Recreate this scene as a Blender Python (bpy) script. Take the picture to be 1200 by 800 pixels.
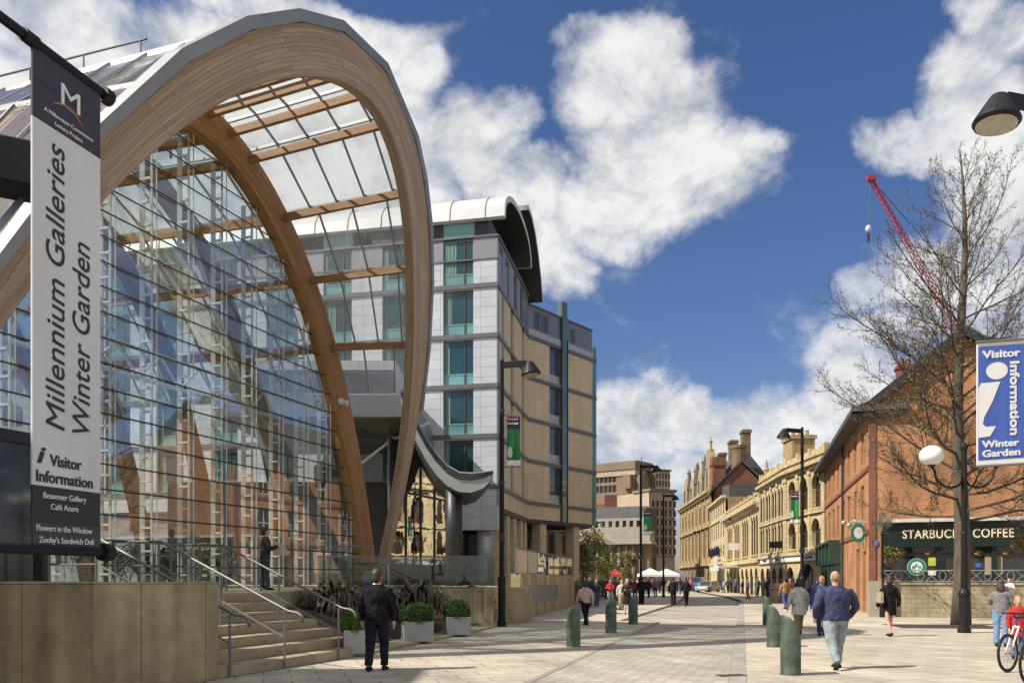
import bpy, bmesh, math, random
import numpy as np
from mathutils import Vector, Matrix
R = math.radians
random.seed(7)
SC = bpy.context.scene
COL = SC.collection
for o in list(bpy.data.objects): bpy.data.objects.remove(o)

# ------------------------------------------------------------------ camera
F, CX, HY, EYE = 977.0, 600.0, 678.0, 1.65
cd = bpy.data.cameras.new('camera'); cam = bpy.data.objects.new('camera', cd); COL.objects.link(cam)
cam.location = (0, 0, EYE); cam.rotation_euler = (R(90), 0, 0)
cd.sensor_width = 36; cd.lens = F/1200*36; cd.shift_y = 278/1200; cd.clip_start = .1; cd.clip_end = 6000
SC.camera = cam
# ------------------------------------------------------------------ sky, sun, exposure
SEL = R(45); SAZ = (-.955, -.297)            # towards the sun
sun_d = bpy.data.lights.new('sun', 'SUN'); sun_d.energy = 4.5; sun_d.angle = R(.53); sun_d.color = (1, .93, .82)
sun = bpy.data.objects.new('sun', sun_d); COL.objects.link(sun)
S = Vector((SAZ[0]*math.cos(SEL), SAZ[1]*math.cos(SEL), math.sin(SEL)))
sun.rotation_euler = (S).to_track_quat('Z', 'Y').to_euler()
SC.view_settings.view_transform = 'Standard'; SC.view_settings.look = 'None'
SC.view_settings.exposure = .62; SC.view_settings.gamma = 1; SC.view_settings.use_curve_mapping = False
wd = bpy.data.worlds.new('World'); SC.world = wd; wd.use_nodes = True
class NT:
    def __init__(s, tree): s.t = tree; s.n = tree.nodes; s.l = tree.links
    def add(s, kind, **kw):
        n = s.n.new(kind)
        for k, v in kw.items():
            if k.startswith('i_'):
                key = k[2:]; key = int(key) if key.isdigit() else key.replace('_', ' ')
                sock = n.inputs[key]
                if hasattr(v, 'is_output') or isinstance(v, bpy.types.NodeSocket): s.l.new(v, sock)
                else: sock.default_value = v
            else: setattr(n, k, v)
        return n
    def math(s, op, a, b=None, clamp=False):
        n = s.n.new('ShaderNodeMath'); n.operation = op; n.use_clamp = clamp
        for i, v in enumerate((a, b)):
            if v is None: continue
            if isinstance(v, bpy.types.NodeSocket): s.l.new(v, n.inputs[i])
            else: n.inputs[i].default_value = v
        return n.outputs[0]
def px_dir(px, py):
    v = Vector(((px-CX)/F, 1, (HY-py)/F)).normalized()
    return math.atan2(v.x, v.y), math.asin(v.z)
def make_sky():
    T = NT(wd.node_tree); T.n.clear()
    out = T.add('ShaderNodeOutputWorld')
    sky = T.add('ShaderNodeTexSky', sky_type='NISHITA', sun_disc=False, sun_elevation=SEL,
                sun_rotation=math.atan2(SAZ[0], SAZ[1]), altitude=100, air_density=1.0, dust_density=1.1, ozone_density=2.2)
    hs = T.add('ShaderNodeHueSaturation', i_Saturation=1.22, i_Value=.82, i_Color=sky.outputs[0])
    vio = T.add('ShaderNodeMix', data_type='RGBA', blend_type='MULTIPLY', i_0=1.0, i_6=hs.outputs[0], i_7=(1.04, .89, 1.0, 1))
    bg1 = T.add('ShaderNodeBackground', i_Color=vio.outputs[2], i_Strength=.085)
    tc = T.add('ShaderNodeTexCoord')
    d = tc.outputs['Generated']
    sep = T.add('ShaderNodeSeparateXYZ', i_0=d)
    # cloud-deck coordinates flatten clouds towards the horizon
    nz = T.add('ShaderNodeTexNoise', i_Vector=d, i_Scale=5.0, i_Detail=8.0, i_Roughness=.58)
    nf = T.add('ShaderNodeTexNoise', i_Vector=d, i_Scale=13.0, i_Detail=8.0, i_Roughness=.6)
    az = T.math('ARCTAN2', sep.outputs[0], sep.outputs[1]); el = T.math('ARCSINE', sep.outputs[2])
    nsep = T.add('ShaderNodeSeparateColor', i_0=nz.outputs['Color'])
    azw = T.math('ADD', az, T.math('MULTIPLY', T.math('SUBTRACT', nsep.outputs[0], .5), .16))
    elw = T.math('ADD', el, T.math('MULTIPLY', T.math('SUBTRACT', nsep.outputs[1], .5), .16))
    # blobs: px, py, half-width, half-height (photo pixels at that direction), rotation, weight
    B = [(740,90,75,70,0,1.0),(790,140,95,75,.3,1.1),(830,200,85,75,.3,1.1),(760,230,75,70,0,1.0),(720,270,60,45,0,.9),(700,50,50,35,0,.7),(790,40,30,30,0,.6),(900,165,30,25,0,.8),
         (560,190,90,70,0,1.1),(640,230,70,60,0,1.0),(600,140,55,35,0,.8),(660,330,40,35,0,.8),(630,300,60,60,0,1.),
         (430,40,110,45,.1,1.1),(500,80,45,40,0,1.0),(330,10,120,40,0,1.0),(60,40,140,70,0,1.1),(160,40,40,40,0,.7),(30,120,110,60,0,1.),(-150,100,150,130,0,1),
         (1080,180,85,38,-.25,1.1),(1150,130,80,70,0,1.1),(1170,50,60,60,0,1.),(1130,20,40,40,0,.8),(1200,240,110,80,0,1.1),(1110,330,110,55,-.2,1.),(1040,400,80,30,0,.9),(1010,350,50,30,0,.8),(1200,400,120,80,0,1),
         (800,475,120,42,0,1.1),(880,490,90,40,0,1.1),(960,480,60,40,0,1.),(760,510,80,30,0,.9),(860,540,160,28,0,.9),(1000,450,70,40,0,.8),(720,560,120,30,0,.7),(900,590,200,25,0,.6),
         (640,20,20,14,0,.3),(350,110,170,100,0,1.2),(300,260,180,140,0,1.2),(150,200,180,140,0,1.),(440,300,120,130,0,1.2),(420,190,110,80,0,1.2)]
    acc = None
    for (px, py, rx, ry, rot, w) in B:
        a0, e0 = px_dir(px, py)
        k = math.cos(a0)**2
        ra = rx/F*k*1.12; re = ry/F*math.cos(e0)**2*1.12*math.cos(a0)
        da = T.math('SUBTRACT', azw, a0); de = T.math('SUBTRACT', elw, e0)
        if rot:
            c, s_ = math.cos(rot), math.sin(rot)
            da, de = (T.math('ADD', T.math('MULTIPLY', da, c), T.math('MULTIPLY', de, s_)),
                      T.math('SUBTRACT', T.math('MULTIPLY', de, c), T.math('MULTIPLY', da, s_)))
        q = T.math('ADD', T.math('POWER', T.math('ABSOLUTE', T.math('DIVIDE', da, ra)), 2), T.math('POWER', T.math('ABSOLUTE', T.math('DIVIDE', de, re)), 2))
        g = T.math('MULTIPLY', T.math('SUBTRACT', 1.25, q, clamp=True), w)
        acc = g if acc is None else T.math('MAXIMUM', acc, g)
    # out-of-view clouds behind, beside and above the camera, thickened to add fill light
    ng = T.add('ShaderNodeTexNoise', i_Vector=d, i_Scale=2.2, i_Detail=5.0, i_Roughness=.5)
    side = T.math('SUBTRACT', T.math('MAXIMUM', T.math('SUBTRACT', .2, sep.outputs[1]), T.math('MULTIPLY', T.math('SUBTRACT', sep.outputs[2], .62), 1.5)), 0.0, clamp=True)
    side = T.math('MULTIPLY', T.math('MULTIPLY', side, 4, clamp=True), T.math('MULTIPLY', T.math('SUBTRACT', ng.outputs[0], .34, ), 6, clamp=True))
    acc = T.math('MAXIMUM', acc, side)
    tow = Vector((S.x, S.y*.2, .8)).normalized()*.035
    dsh = T.add('ShaderNodeVectorMath', operation='ADD', i_0=d, i_1=tuple(tow)).outputs[0]
    def fbm(v):
        a = T.add('ShaderNodeTexNoise', i_Vector=v, i_Scale=6.5, i_Detail=12.0, i_Roughness=.62, i_Distortion=.25)
        return a.outputs[0]
    n1, n2 = fbm(d), fbm(dsh)
    wisp = T.add('ShaderNodeTexNoise', i_Vector=T.add('ShaderNodeMapping', i_0=d, i_3=(1, 1, 1.6)).outputs[0], i_Scale=22.0, i_Detail=10.0, i_Roughness=.68)
    dens = T.math('ADD', acc, T.math('MULTIPLY', T.math('SUBTRACT', n1, .5), 2.6))
    dens = T.math('ADD', dens, T.math('MULTIPLY', T.math('SUBTRACT', wisp.outputs[0], .5), .75))
    mr = T.add('ShaderNodeMapRange', interpolation_type='SMOOTHSTEP', i_0=dens, i_1=.12, i_2=1.2)
    up = T.math('GREATER_THAN', sep.outputs[2], -.02)
    fac = T.math('MULTIPLY', T.math('MULTIPLY', mr.outputs[0], up), .97)
    # cloud tone: sunlit billows, greyer folds away from the sun and in the thick middles
    lit = T.math('MULTIPLY', T.math('SUBTRACT', n1, n2), 2.4)
    tone = T.math('SUBTRACT', T.math('ADD', .62, lit), T.math('MULTIPLY', T.math('SUBTRACT', dens, .95), .16))
    cr = T.add('ShaderNodeValToRGB', i_0=tone)
    e = cr.color_ramp.elements
    e[0].position = .20; e[0].color = (.40, .43, .48, 1); e[1].position = .72; e[1].color = (.86, .855, .84, 1)
    bg2 = T.add('ShaderNodeBackground', i_Color=cr.outputs[0], i_Strength=.70)
    mx = T.add('ShaderNodeMixShader', i_0=fac, i_1=bg1.outputs[0], i_2=bg2.outputs[0])
    T.l.new(mx.outputs[0], out.inputs[0])
make_sky()

# ------------------------------------------------------------------ geometry helpers
def P3(px, py, d): return Vector(((px-CX)/F*d, d, EYE+(HY-py)/F*d))
def G(px, py, z=0):
    d = F*(EYE-z)/(py-HY); return Vector(((px-CX)/F*d, d, z))
ORG = {}
class MB:
    def __init__(s): s.v = []; s.f = []; s.m = []; s.uv = {}
    def vert(s, p): s.v.append(tuple(p)); return len(s.v)-1
    def face(s, pts, m=0, uv=None):
        i = [s.vert(p) for p in pts]; s.f.append(i); s.m.append(m)
        if uv: s.uv[len(s.f)-1] = uv
        return s
    def boxm(s, M, sx, sy, sz, m=0):
        b = len(s.v)
        for z in (-.5, .5):
            for (x, y) in ((-.5, -.5), (.5, -.5), (.5, .5), (-.5, .5)):
                s.v.append(tuple(M @ Vector((x*sx, y*sy, z*sz))))
        for q in ((3, 2, 1, 0), (4, 5, 6, 7), (0, 1, 5, 4), (1, 2, 6, 5), (2, 3, 7, 6), (3, 0, 4, 7)):
            s.f.append([b+k for k in q]); s.m.append(m)
        return s
    def box(s, c, size, rz=0, m=0): return s.boxm(Matrix.Translation(Vector(c)) @ Matrix.Rotation(rz, 4, 'Z'), *size, m=m)
    def bar(s, a, b, w, h, m=0, up=(0, 0, 1)):
        a = Vector(a); b = Vector(b); y = (b-a); L = y.length
        if L < 1e-6: return s
        y.normalize(); z = Vector(up)
        if abs(y.dot(z)) > .98: z = Vector((1, 0, 0)) if abs(y.x) < .9 else Vector((0, 1, 0))
        x = y.cross(z).normalized(); z = x.cross(y)
        M = Matrix((x, y, z)).transposed().to_4x4(); M.translation = (a+b)/2
        return s.boxm(M, w, L, h, m)
    def tube(s, pts, r, k=8, m=0, cap=True, flat=None):
        pts = [Vector(p) for p in pts]; n = len(pts)
        rr = r if isinstance(r, (list, tuple)) else [r]*n
        ref = None; rings = []
        for i, p in enumerate(pts):
            t = (pts[min(i+1, n-1)]-pts[max(i-1, 0)])
            if t.length < 1e-9: t = Vector((0, 0, 1))
            t.normalize()
            if ref is None: ref = Vector((0, 0, 1)) if abs(t.z) < .9 else Vector((1, 0, 0))
            x = (ref - t*ref.dot(t)).normalized(); ref = x; y = t.cross(x)
            b = len(s.v)
            for j in range(k):
                a = 2*math.pi*j/k
                s.v.append(tuple(p + x*math.cos(a)*rr[i] + y*math.sin(a)*rr[i]*(flat or 1)))
            rings.append(b)
        for i in range(n-1):
            for j in range(k):
                j2 = (j+1) % k
                s.f.append([rings[i]+j, rings[i]+j2, rings[i+1]+j2, rings[i+1]+j]); s.m.append(m)
        if cap:
            s.f.append([rings[0]+j for j in range(k)][::-1]); s.m.append(m)
            s.f.append([rings[-1]+j for j in range(k)]); s.m.append(m)
        return s
    def loft(s, rings, m=0, cap=True):
        bs = []
        for rg in rings:
            bs.append(len(s.v)); s.v += [tuple(p) for p in rg]
        k = len(rings[0])
        for i in range(len(rings)-1):
            for j in range(k):
                j2 = (j+1) % k
                s.f.append([bs[i]+j, bs[i]+j2, bs[i+1]+j2, bs[i+1]+j]); s.m.append(m)
        if cap:
            s.f.append([bs[0]+j for j in range(k)][::-1]); s.m.append(m)
            s.f.append([bs[-1]+j for j in range(k)]); s.m.append(m)
        return s
    def lathe(s, c, prof, k=16, m=0):
        c = Vector(c)
        return s.loft([[c+Vector((r*math.cos(2*math.pi*j/k), r*math.sin(2*math.pi*j/k), z)) for j in range(k)] for r, z in prof], m)
    def ell(s, c, rx, ry, rz, k=12, n=8, m=0, M=None):
        c = Vector(c); rings = []
        for i in range(n+1):
            a = -math.pi/2+math.pi*i/n; ca = max(math.cos(a), .02); sa = math.sin(a)
            rg = []
            for j in range(k):
                b = 2*math.pi*j/k; q = Vector((rx*ca*math.cos(b), ry*ca*math.sin(b), rz*sa))
                rg.append(c+(M @ q if M else q))
            rings.append(rg)
        return s.loft(rings, m)
    def prism(s, poly, z0, z1, m=0):
        n = len(poly)
        a = [(x, y, z0) for x, y in poly]; b = [(x, y, z1) for x, y in poly]
        s.face(a[::-1], m); s.face(b, m)
        for i in range(n): s.face([a[i], a[(i+1) % n], b[(i+1) % n], b[i]], m)
        return s
    def ext(s, poly, vec, m=0):       # extrude a 3D polygon along vec
        vec = Vector(vec); a = [Vector(p) for p in poly]; b = [p+vec for p in a]; n = len(a)
        s.face(a[::-1], m); s.face(b, m)
        for i in range(n): s.face([a[i], a[(i+1) % n], b[(i+1) % n], b[i]], m)
        return s
    def build(s, name, mats, parent=None, loc=None, smooth=False, fix=True, uv=True):
        if not isinstance(mats, (list, tuple)): mats = [mats]
        og = Vector(ORG[parent]) if parent is not None else Vector(loc or (0, 0, 0))
        me = bpy.data.meshes.new(name)
        me.from_pydata([(a-og.x, b-og.y, c-og.z) for a, b, c in s.v], [], s.f)
        for mt in mats: me.materials.append(mt)
        if len(mats) > 1: me.polygons.foreach_set('material_index', s.m)
        if uv:
            ul = me.uv_layers.new(name='UVMap'); arr = [0.0]*(2*len(me.loops))
            for p in me.polygons:
                cu = s.uv.get(p.index); nn = p.normal
                if not cu:
                    h = math.hypot(nn.x, nn.y)
                    tx, ty = ((-nn.y/h, nn.x/h) if (h > .35) else (1, 0))
                for k, li in enumerate(p.loop_indices):
                    if cu: arr[2*li], arr[2*li+1] = cu[k]; continue
                    w = s.v[me.loops[li].vertex_index]
                    if h > .35: arr[2*li] = w[0]*tx+w[1]*ty; arr[2*li+1] = w[2]
                    else: arr[2*li] = w[0]; arr[2*li+1] = w[1]
            ul.data.foreach_set('uv', arr)
        if fix:
            bm = bmesh.new(); bm.from_mesh(me); bmesh.ops.remove_doubles(bm, verts=bm.verts, dist=1e-5)
            bmesh.ops.recalc_face_normals(bm, faces=bm.faces); bm.to_mesh(me); bm.free()
        if smooth: me.polygons.foreach_set('use_smooth', [True]*len(me.polygons))
        o = bpy.data.objects.new(name, me); COL.objects.link(o)
        if parent is not None: o.parent = parent; ORG[o] = og
        else: o.location = og; ORG[o] = og
        return o
def tag(o, label=None, cat=None, group=None, kind=None):
    if label: o['label'] = label
    if cat: o['category'] = cat
    if group: o['group'] = group
    if kind: o['kind'] = kind
    return o
def thing(name, label, cat, loc=(0, 0, 0), group=None):
    o = bpy.data.objects.new(name, None); COL.objects.link(o); o.location = loc; o.empty_display_size = .2
    ORG[o] = Vector(loc); return tag(o, label, cat, group)
def copy_tree(o, parent=None, loc=None, rz=None, label=None, group=None, sc=None):
    c = o.copy(); COL.objects.link(c)
    if parent is not None: c.parent = parent
    if loc is not None: c.location = loc
    if rz is not None: c.rotation_euler = (0, 0, rz)
    if sc: c.scale = (sc, sc, sc)
    if label: c['label'] = label
    if group: c['group'] = group
    for ch in [k for k in o.children]: copy_tree(ch, c)
    return c
def bevel(o, w, seg=2):
    md = o.modifiers.new('bevel', 'BEVEL'); md.width = w; md.segments = seg; md.limit_method = 'ANGLE'; return o
class FR:                              # a vertical plane: origin, direction along it, outward normal
    def __init__(s, a, b, flip=False):
        s.O = Vector((a[0], a[1], 0)); v = Vector((b[0]-a[0], b[1]-a[1], 0)); s.L = v.length; s.e = v.normalized()
        s.n = Vector((s.e.y, -s.e.x, 0))
        if flip: s.n = -s.n
    def p(s, u, z, w=0): q = s.O+s.e*u+s.n*w; return Vector((q.x, q.y, z))
    def u_at(s, px):
        k = (px-CX)/F; return (k*s.O.y-s.O.x)/(s.e.x-k*s.e.y)
    def uz(s, px, py):
        u = s.u_at(px); d = s.O.y+s.e.y*u; return u, EYE+(HY-py)/F*d
    def rz(s): return math.atan2(s.e.y, s.e.x)
    def box(s, mb, u0, u1, z0, z1, w0, w1, m=0):
        c = s.p((u0+u1)/2, (z0+z1)/2, (w0+w1)/2); mb.box(c, (abs(u1-u0), abs(w1-w0), abs(z1-z0)), s.rz(), m)

# ------------------------------------------------------------------ materials
MATS = {}
def mat(name, col, rough=.7, metal=0, var=.15, scale=3.0, bump=0, bscale=None, detail=5, spec=.5, col2=None, stretch=None, coord='Object', big=.0):
    m = bpy.data.materials.new(name); m.use_nodes = True; T = NT(m.node_tree); b = T.n['Principled BSDF']
    b.inputs['Roughness'].default_value = rough; b.inputs['Metallic'].default_value = metal
    b.inputs['Specular IOR Level'].default_value = spec
    tc = T.add('ShaderNodeTexCoord'); vec = tc.outputs[coord]
    if stretch: vec = T.add('ShaderNodeMapping', i_0=vec, i_3=stretch).outputs[0]
    nz = T.add('ShaderNodeTexNoise', i_Vector=vec, i_Scale=scale, i_Detail=float(detail), i_Roughness=.6)
    cr = T.add('ShaderNodeValToRGB', i_0=nz.outputs[0]); e = cr.color_ramp.elements
    c2 = col2 or tuple(c*(1-var) for c in col)
    e[0].position = .3; e[0].color = (*c2, 1); e[1].position = .7; e[1].color = (*[min(1, c*(1+var*.6)) for c in col], 1)
    csock = cr.outputs[0]
    if big:
        n2 = T.add('ShaderNodeTexNoise', i_Vector=tc.outputs[coord], i_Scale=scale*.12, i_Detail=4.0)
        mr = T.add('ShaderNodeMapRange', i_0=n2.outputs[0], i_1=.3, i_2=.7, i_3=1-big, i_4=1+big*.5)
        mx = T.add('ShaderNodeMix', data_type='RGBA', blend_type='MULTIPLY', i_0=1.0, i_6=csock); T.l.new(mr.outputs[0], mx.inputs[7]); csock = mx.outputs[2]
    T.l.new(csock, b.inputs['Base Color'])
    if bump:
        nb = T.add('ShaderNodeTexNoise', i_Vector=vec, i_Scale=bscale or scale*4, i_Detail=6.0)
        bp = T.add('ShaderNodeBump', i_Strength=bump, i_Distance=.02, i_Height=nb.outputs[0]); T.l.new(bp.outputs[0], b.inputs['Normal'])
    MATS[name] = m; return m
def brickmat(name, c1, c2, mort, bw, rh, ms=.012, rough=.85, var=.25, nscale=1.5, bump=.3, off=.5, rot=0, dirt=.0, spots=0):
    m = bpy.data.materials.new(name); m.use_nodes = True; T = NT(m.node_tree); b = T.n['Principled BSDF']; b.inputs['Roughness'].default_value = rough
    b.inputs['Specular IOR Level'].default_value = .3
    tc = T.add('ShaderNodeTexCoord'); uv = tc.outputs['UV']
    if rot: uv = T.add('ShaderNodeMapping', i_0=uv, i_2=(0, 0, rot)).outputs[0]
    bt = T.add('ShaderNodeTexBrick', i_Vector=uv, i_Scale=1.0, i_Color1=(*c1, 1), i_Color2=(*c2, 1), i_Mortar=(*mort, 1), offset=off)
    bt.inputs['Brick Width'].default_value = bw; bt.inputs['Row Height'].default_value = rh; bt.inputs['Mortar Size'].default_value = ms
    bt.inputs['Mortar Smooth'].default_value = .2; bt.inputs['Bias'].default_value = 0
    nz = T.add('ShaderNodeTexNoise', i_Vector=uv, i_Scale=nscale, i_Detail=8.0, i_Roughness=.65)
    mr = T.add('ShaderNodeMapRange', i_0=nz.outputs[0], i_1=.25, i_2=.75, i_3=1-var, i_4=1+var*.6)
    mx = T.add('ShaderNodeMix', data_type='RGBA', blend_type='MULTIPLY', i_0=1.0, i_6=bt.outputs[0]); T.l.new(mr.outputs[0], mx.inputs[7])
    cs = mx.outputs[2]
    if dirt:
        n2 = T.add('ShaderNodeTexNoise', i_Vector=T.add('ShaderNodeMapping', i_0=uv, i_3=(1.2, .16, 1)).outputs[0], i_Scale=1.3, i_Detail=6.0)
        m2 = T.add('ShaderNodeMapRange', i_0=n2.outputs[0], i_1=.35, i_2=.72, i_3=1.05, i_4=1-dirt)
        mx2 = T.add('ShaderNodeMix', data_type='RGBA', blend_type='MULTIPLY', i_0=1.0, i_6=cs); T.l.new(m2.outputs[0], mx2.inputs[7]); cs = mx2.outputs[2]
    if spots:
        vo = T.add('ShaderNodeTexVoronoi', i_Vector=uv, i_Scale=1.7); vm = T.add('ShaderNodeMapRange', i_0=vo.outputs['Distance'], i_1=.035, i_2=.06, i_3=spots, i_4=1.0)
        big = T.add('ShaderNodeTexNoise', i_Vector=uv, i_Scale=.16, i_Detail=7.0, i_Roughness=.6); bm_ = T.add('ShaderNodeMapRange', i_0=big.outputs[0], i_1=.36, i_2=.64, i_3=.84, i_4=1.05)
        for q_ in (vm, bm_):
            m3 = T.add('ShaderNodeMix', data_type='RGBA', blend_type='MULTIPLY', i_0=1.0, i_6=cs); T.l.new(q_.outputs[0], m3.inputs[7]); cs = m3.outputs[2]
    T.l.new(cs, b.inputs['Base Color'])
    h = T.math('ADD', T.math('MULTIPLY', bt.outputs['Fac'], -1.0), T.math('MULTIPLY', nz.outputs[0], .4))
    bp = T.add('ShaderNodeBump', i_Strength=bump, i_Distance=.015, i_Height=h); T.l.new(bp.outputs[0], b.inputs['Normal'])
    MATS[name] = m; return m
def glassmat(name, tint=(.9, .95, .95), refl=1.0, rough=0.0, ior=1.6, wav=0., milk=0., wscale=.6):
    m = bpy.data.materials.new(name); m.use_nodes = True; T = NT(m.node_tree); T.n.clear()
    out = T.add('ShaderNodeOutputMaterial'); tr = T.add('ShaderNodeBsdfTransparent', i_Color=(*tint, 1))
    gl = T.add('ShaderNodeBsdfGlossy', i_Roughness=rough, i_Color=(refl, refl, refl, 1))
    lw = T.add('ShaderNodeLayerWeight', i_Blend=.5); r0 = min(.9, 2*((ior-1)/(ior+1))**2)
    frs = T.math('ADD', T.math('MULTIPLY', T.math('POWER', lw.outputs['Facing'], 5.0), 1-r0), r0, clamp=True)
    if wav:
        tc = T.add('ShaderNodeTexCoord'); nz = T.add('ShaderNodeTexNoise', i_Vector=tc.outputs['Object'], i_Scale=wscale, i_Detail=2.0)
        bp = T.add('ShaderNodeBump', i_Strength=1.0, i_Distance=wav, i_Height=nz.outputs[0]); T.l.new(bp.outputs[0], gl.inputs['Normal'])
    base = tr.outputs[0]
    if milk:
        df = T.add('ShaderNodeBsdfDiffuse', i_Color=(.8, .82, .82, 1)); tl = T.add('ShaderNodeBsdfTranslucent', i_Color=(.8, .82, .82, 1))
        a = T.add('ShaderNodeMixShader', i_0=.5, i_1=df.outputs[0], i_2=tl.outputs[0])
        base = T.add('ShaderNodeMixShader', i_0=milk, i_1=base, i_2=a.outputs[0]).outputs[0]
    mx = T.add('ShaderNodeMixShader', i_0=frs, i_1=base, i_2=gl.outputs[0])
    T.l.new(mx.outputs[0], out.inputs[0]); MATS[name] = m; return m
def timber(name, c1, c2, rough=.6):
    m = bpy.data.materials.new(name); m.use_nodes = True; T = NT(m.node_tree); b = T.n['Principled BSDF']; b.inputs['Roughness'].default_value = rough
    b.inputs['Specular IOR Level'].default_value = .25
    uv = T.add('ShaderNodeTexCoord').outputs['UV']
    mp = T.add('ShaderNodeMapping', i_0=uv, i_3=(.35, 9, 1)).outputs[0]
    nz = T.add('ShaderNodeTexNoise', i_Vector=mp, i_Scale=2.2, i_Detail=8.0, i_Roughness=.65, i_Distortion=.4)
    br = T.add('ShaderNodeTexBrick', i_Vector=uv, i_Scale=1.0, i_Color1=(1, 1, 1, 1), i_Color2=(.74, .70, .66, 1), i_Mortar=(.42, .36, .3, 1), offset=.37)
    br.inputs['Brick Width'].default_value = 3.1; br.inputs['Row Height'].default_value = .09; br.inputs['Mortar Size'].default_value = .004
    kn = T.add('ShaderNodeTexVoronoi', i_Vector=T.add('ShaderNodeMapping', i_0=uv, i_3=(1.6, 5, 1)).outputs[0], i_Scale=1.6)
    kd = T.add('ShaderNodeMapRange', i_0=kn.outputs['Distance'], i_1=.03, i_2=.11, i_3=.35, i_4=1.0)
    cr = T.add('ShaderNodeValToRGB', i_0=nz.outputs[0]); e = cr.color_ramp.elements
    e[0].position = .32; e[0].color = (*c2, 1); e[1].position = .66; e[1].color = (*c1, 1)
    mx = T.add('ShaderNodeMix', data_type='RGBA', blend_type='MULTIPLY', i_0=1.0, i_6=cr.outputs[0], i_7=br.outputs[0])
    mx2 = T.add('ShaderNodeMix', data_type='RGBA', blend_type='MULTIPLY', i_0=1.0, i_6=mx.outputs[2]); T.l.new(kd.outputs[0], mx2.inputs[7])
    T.l.new(mx2.outputs[2], b.inputs['Base Color'])
    bp = T.add('ShaderNodeBump', i_Strength=.25, i_Distance=.01, i_Height=nz.outputs[0]); T.l.new(bp.outputs[0], b.inputs['Normal'])
    MATS[name] = m; return m
M_pave = brickmat('pale paving', (.55, .485, .385), (.45, .40, .32), (.22, .19, .15), .9, .45, .014, .8, .30, .55, .2, .5, rot=-.29, dirt=.20, spots=.75)
M_road = brickmat('road setts', (.47, .425, .345), (.385, .35, .285), (.22, .195, .165), .30, .20, .014, .8, .32, .4, .25, .5, rot=-.29, dirt=.20, spots=.8)
M_kerb = mat('kerb stone', (.30, .28, .24), .8, var=.25, scale=2, bump=.2)
M_far = mat('tarmac', (.16, .15, .14), .85, var=.2, scale=1, bump=.2)
M_drain = mat('iron drain', (.11, .10, .085), .6, metal=.5)
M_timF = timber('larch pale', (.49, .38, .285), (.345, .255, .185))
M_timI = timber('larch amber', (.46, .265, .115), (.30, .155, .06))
M_timB = timber('larch shaded', (.33, .245, .17), (.22, .16, .11))  # darker copy of the pale larch, with indoor shade put into the colour
M_pur = mat('purlin timber', (.34, .18, .075), .6, var=.3, scale=2, stretch=(1, 1, 6))
M_zinc = mat('zinc capping', (.26, .27, .28), .5, metal=.5, var=.12, scale=1.2, bump=.05)
M_white = mat('white steel', (.58, .59, .58), .45, var=.06)
M_galv = mat('grey steel', (.38, .40, .41), .4, metal=.4, var=.1)
M_rail = mat('stainless steel', (.24, .235, .23), .6, metal=.75, var=.1)
M_black = mat('black paint', (.012, .012, .013), .5, var=.25, scale=6, spec=.25)
M_dark = mat('dark metal', (.035, .037, .04), .45, metal=.3)
M_cable = mat('dark glazing bar', (.03, .035, .035), .5)
G_roof = glassmat('roof glass', (.95, .97, .96), .9, 0, 1.5, 0, milk=.24)
G_fac = glassmat('facade glass', (.80, .88, .86), 1.0, 0, 2.15, .004)
G_bal = glassmat('balustrade glass', (.66, .72, .69), .9, 0, 1.4, 0, milk=.03)
G_clear = glassmat('shop glass', (.5, .55, .53), 1., 0, 2.2, .04)
G_mir = glassmat('lobby glass', (.22, .25, .25), 1., 0, 4.2, .006, wscale=.8)
M_sand = brickmat('tan sandstone blocks', (.50, .405, .235), (.45, .36, .205), (.20, .16, .10), 1.35, 2.0, .010, .75, .38, 1.6, .2, 0, dirt=.55)
M_step = brickmat('step stone', (.38, .315, .205), (.34, .28, .18), (.2, .165, .11), 1.2, .9, .008, .8, .28, 1.6, .15, .5)
M_stone = brickmat('weathered sandstone', (.43, .33, .175), (.35, .265, .135), (.30, .23, .12), .7, .32, .012, .9, .35, .9, .25, .5, dirt=.28)
M_stone2 = brickmat('pale sandstone', (.56, .46, .27), (.50, .40, .23), (.33, .26, .15), .8, .36, .012, .9, .3, 1.1, .2, .5, dirt=.25)
M_brick = brickmat('orange brick', (.52, .205, .075), (.39, .145, .055), (.38, .29, .19), .235, .08, .012, .9, .42, .55, .25, .5, dirt=.34)
M_brickd = brickmat('dark red brick', (.26, .085, .05), (.2, .06, .04), (.2, .14, .11), .235, .08, .012, .9, .3, .7, .2, .5, dirt=.2)
M_low = brickmat('buff garden wall', (.43, .36, .24), (.36, .30, .2), (.24, .2, .14), .44, .2, .012, .9, .35, 1.3, .25, .5, dirt=.35)
M_sooty = brickmat('sooty stone', (.22, .155, .09), (.17, .12, .07), (.12, .09, .06), .6, .3, .012, .9, .4, 1., .2, .5, dirt=.3)
M_slate = brickmat('roof slate', (.10, .095, .095), (.07, .068, .072), (.04, .04, .04), .3, .25, .01, .7, .3, 1., .3, .5)
M_hw = brickmat('white cladding panels', (.49, .515, .55), (.45, .475, .51), (.22, .23, .24), 1.25, .60, .012, .38, .16, .6, .1, 0)
M_hb = brickmat('buff stone panels', (.60, .485, .32), (.54, .43, .28), (.3, .24, .16), 1.0, 1.5, .010, .6, .12, .5, .1, 0)
M_hg = mat('grey metal cladding', (.20, .205, .22), .4, metal=.5, var=.1)
M_band = mat('floor band metal', (.13, .135, .14), .45, metal=.4)
M_hroof = mat('pale metal roof', (.55, .56, .57), .4, metal=.25, var=.06)
M_soff = mat('dark soffit', (.035, .036, .04), .5)
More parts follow.
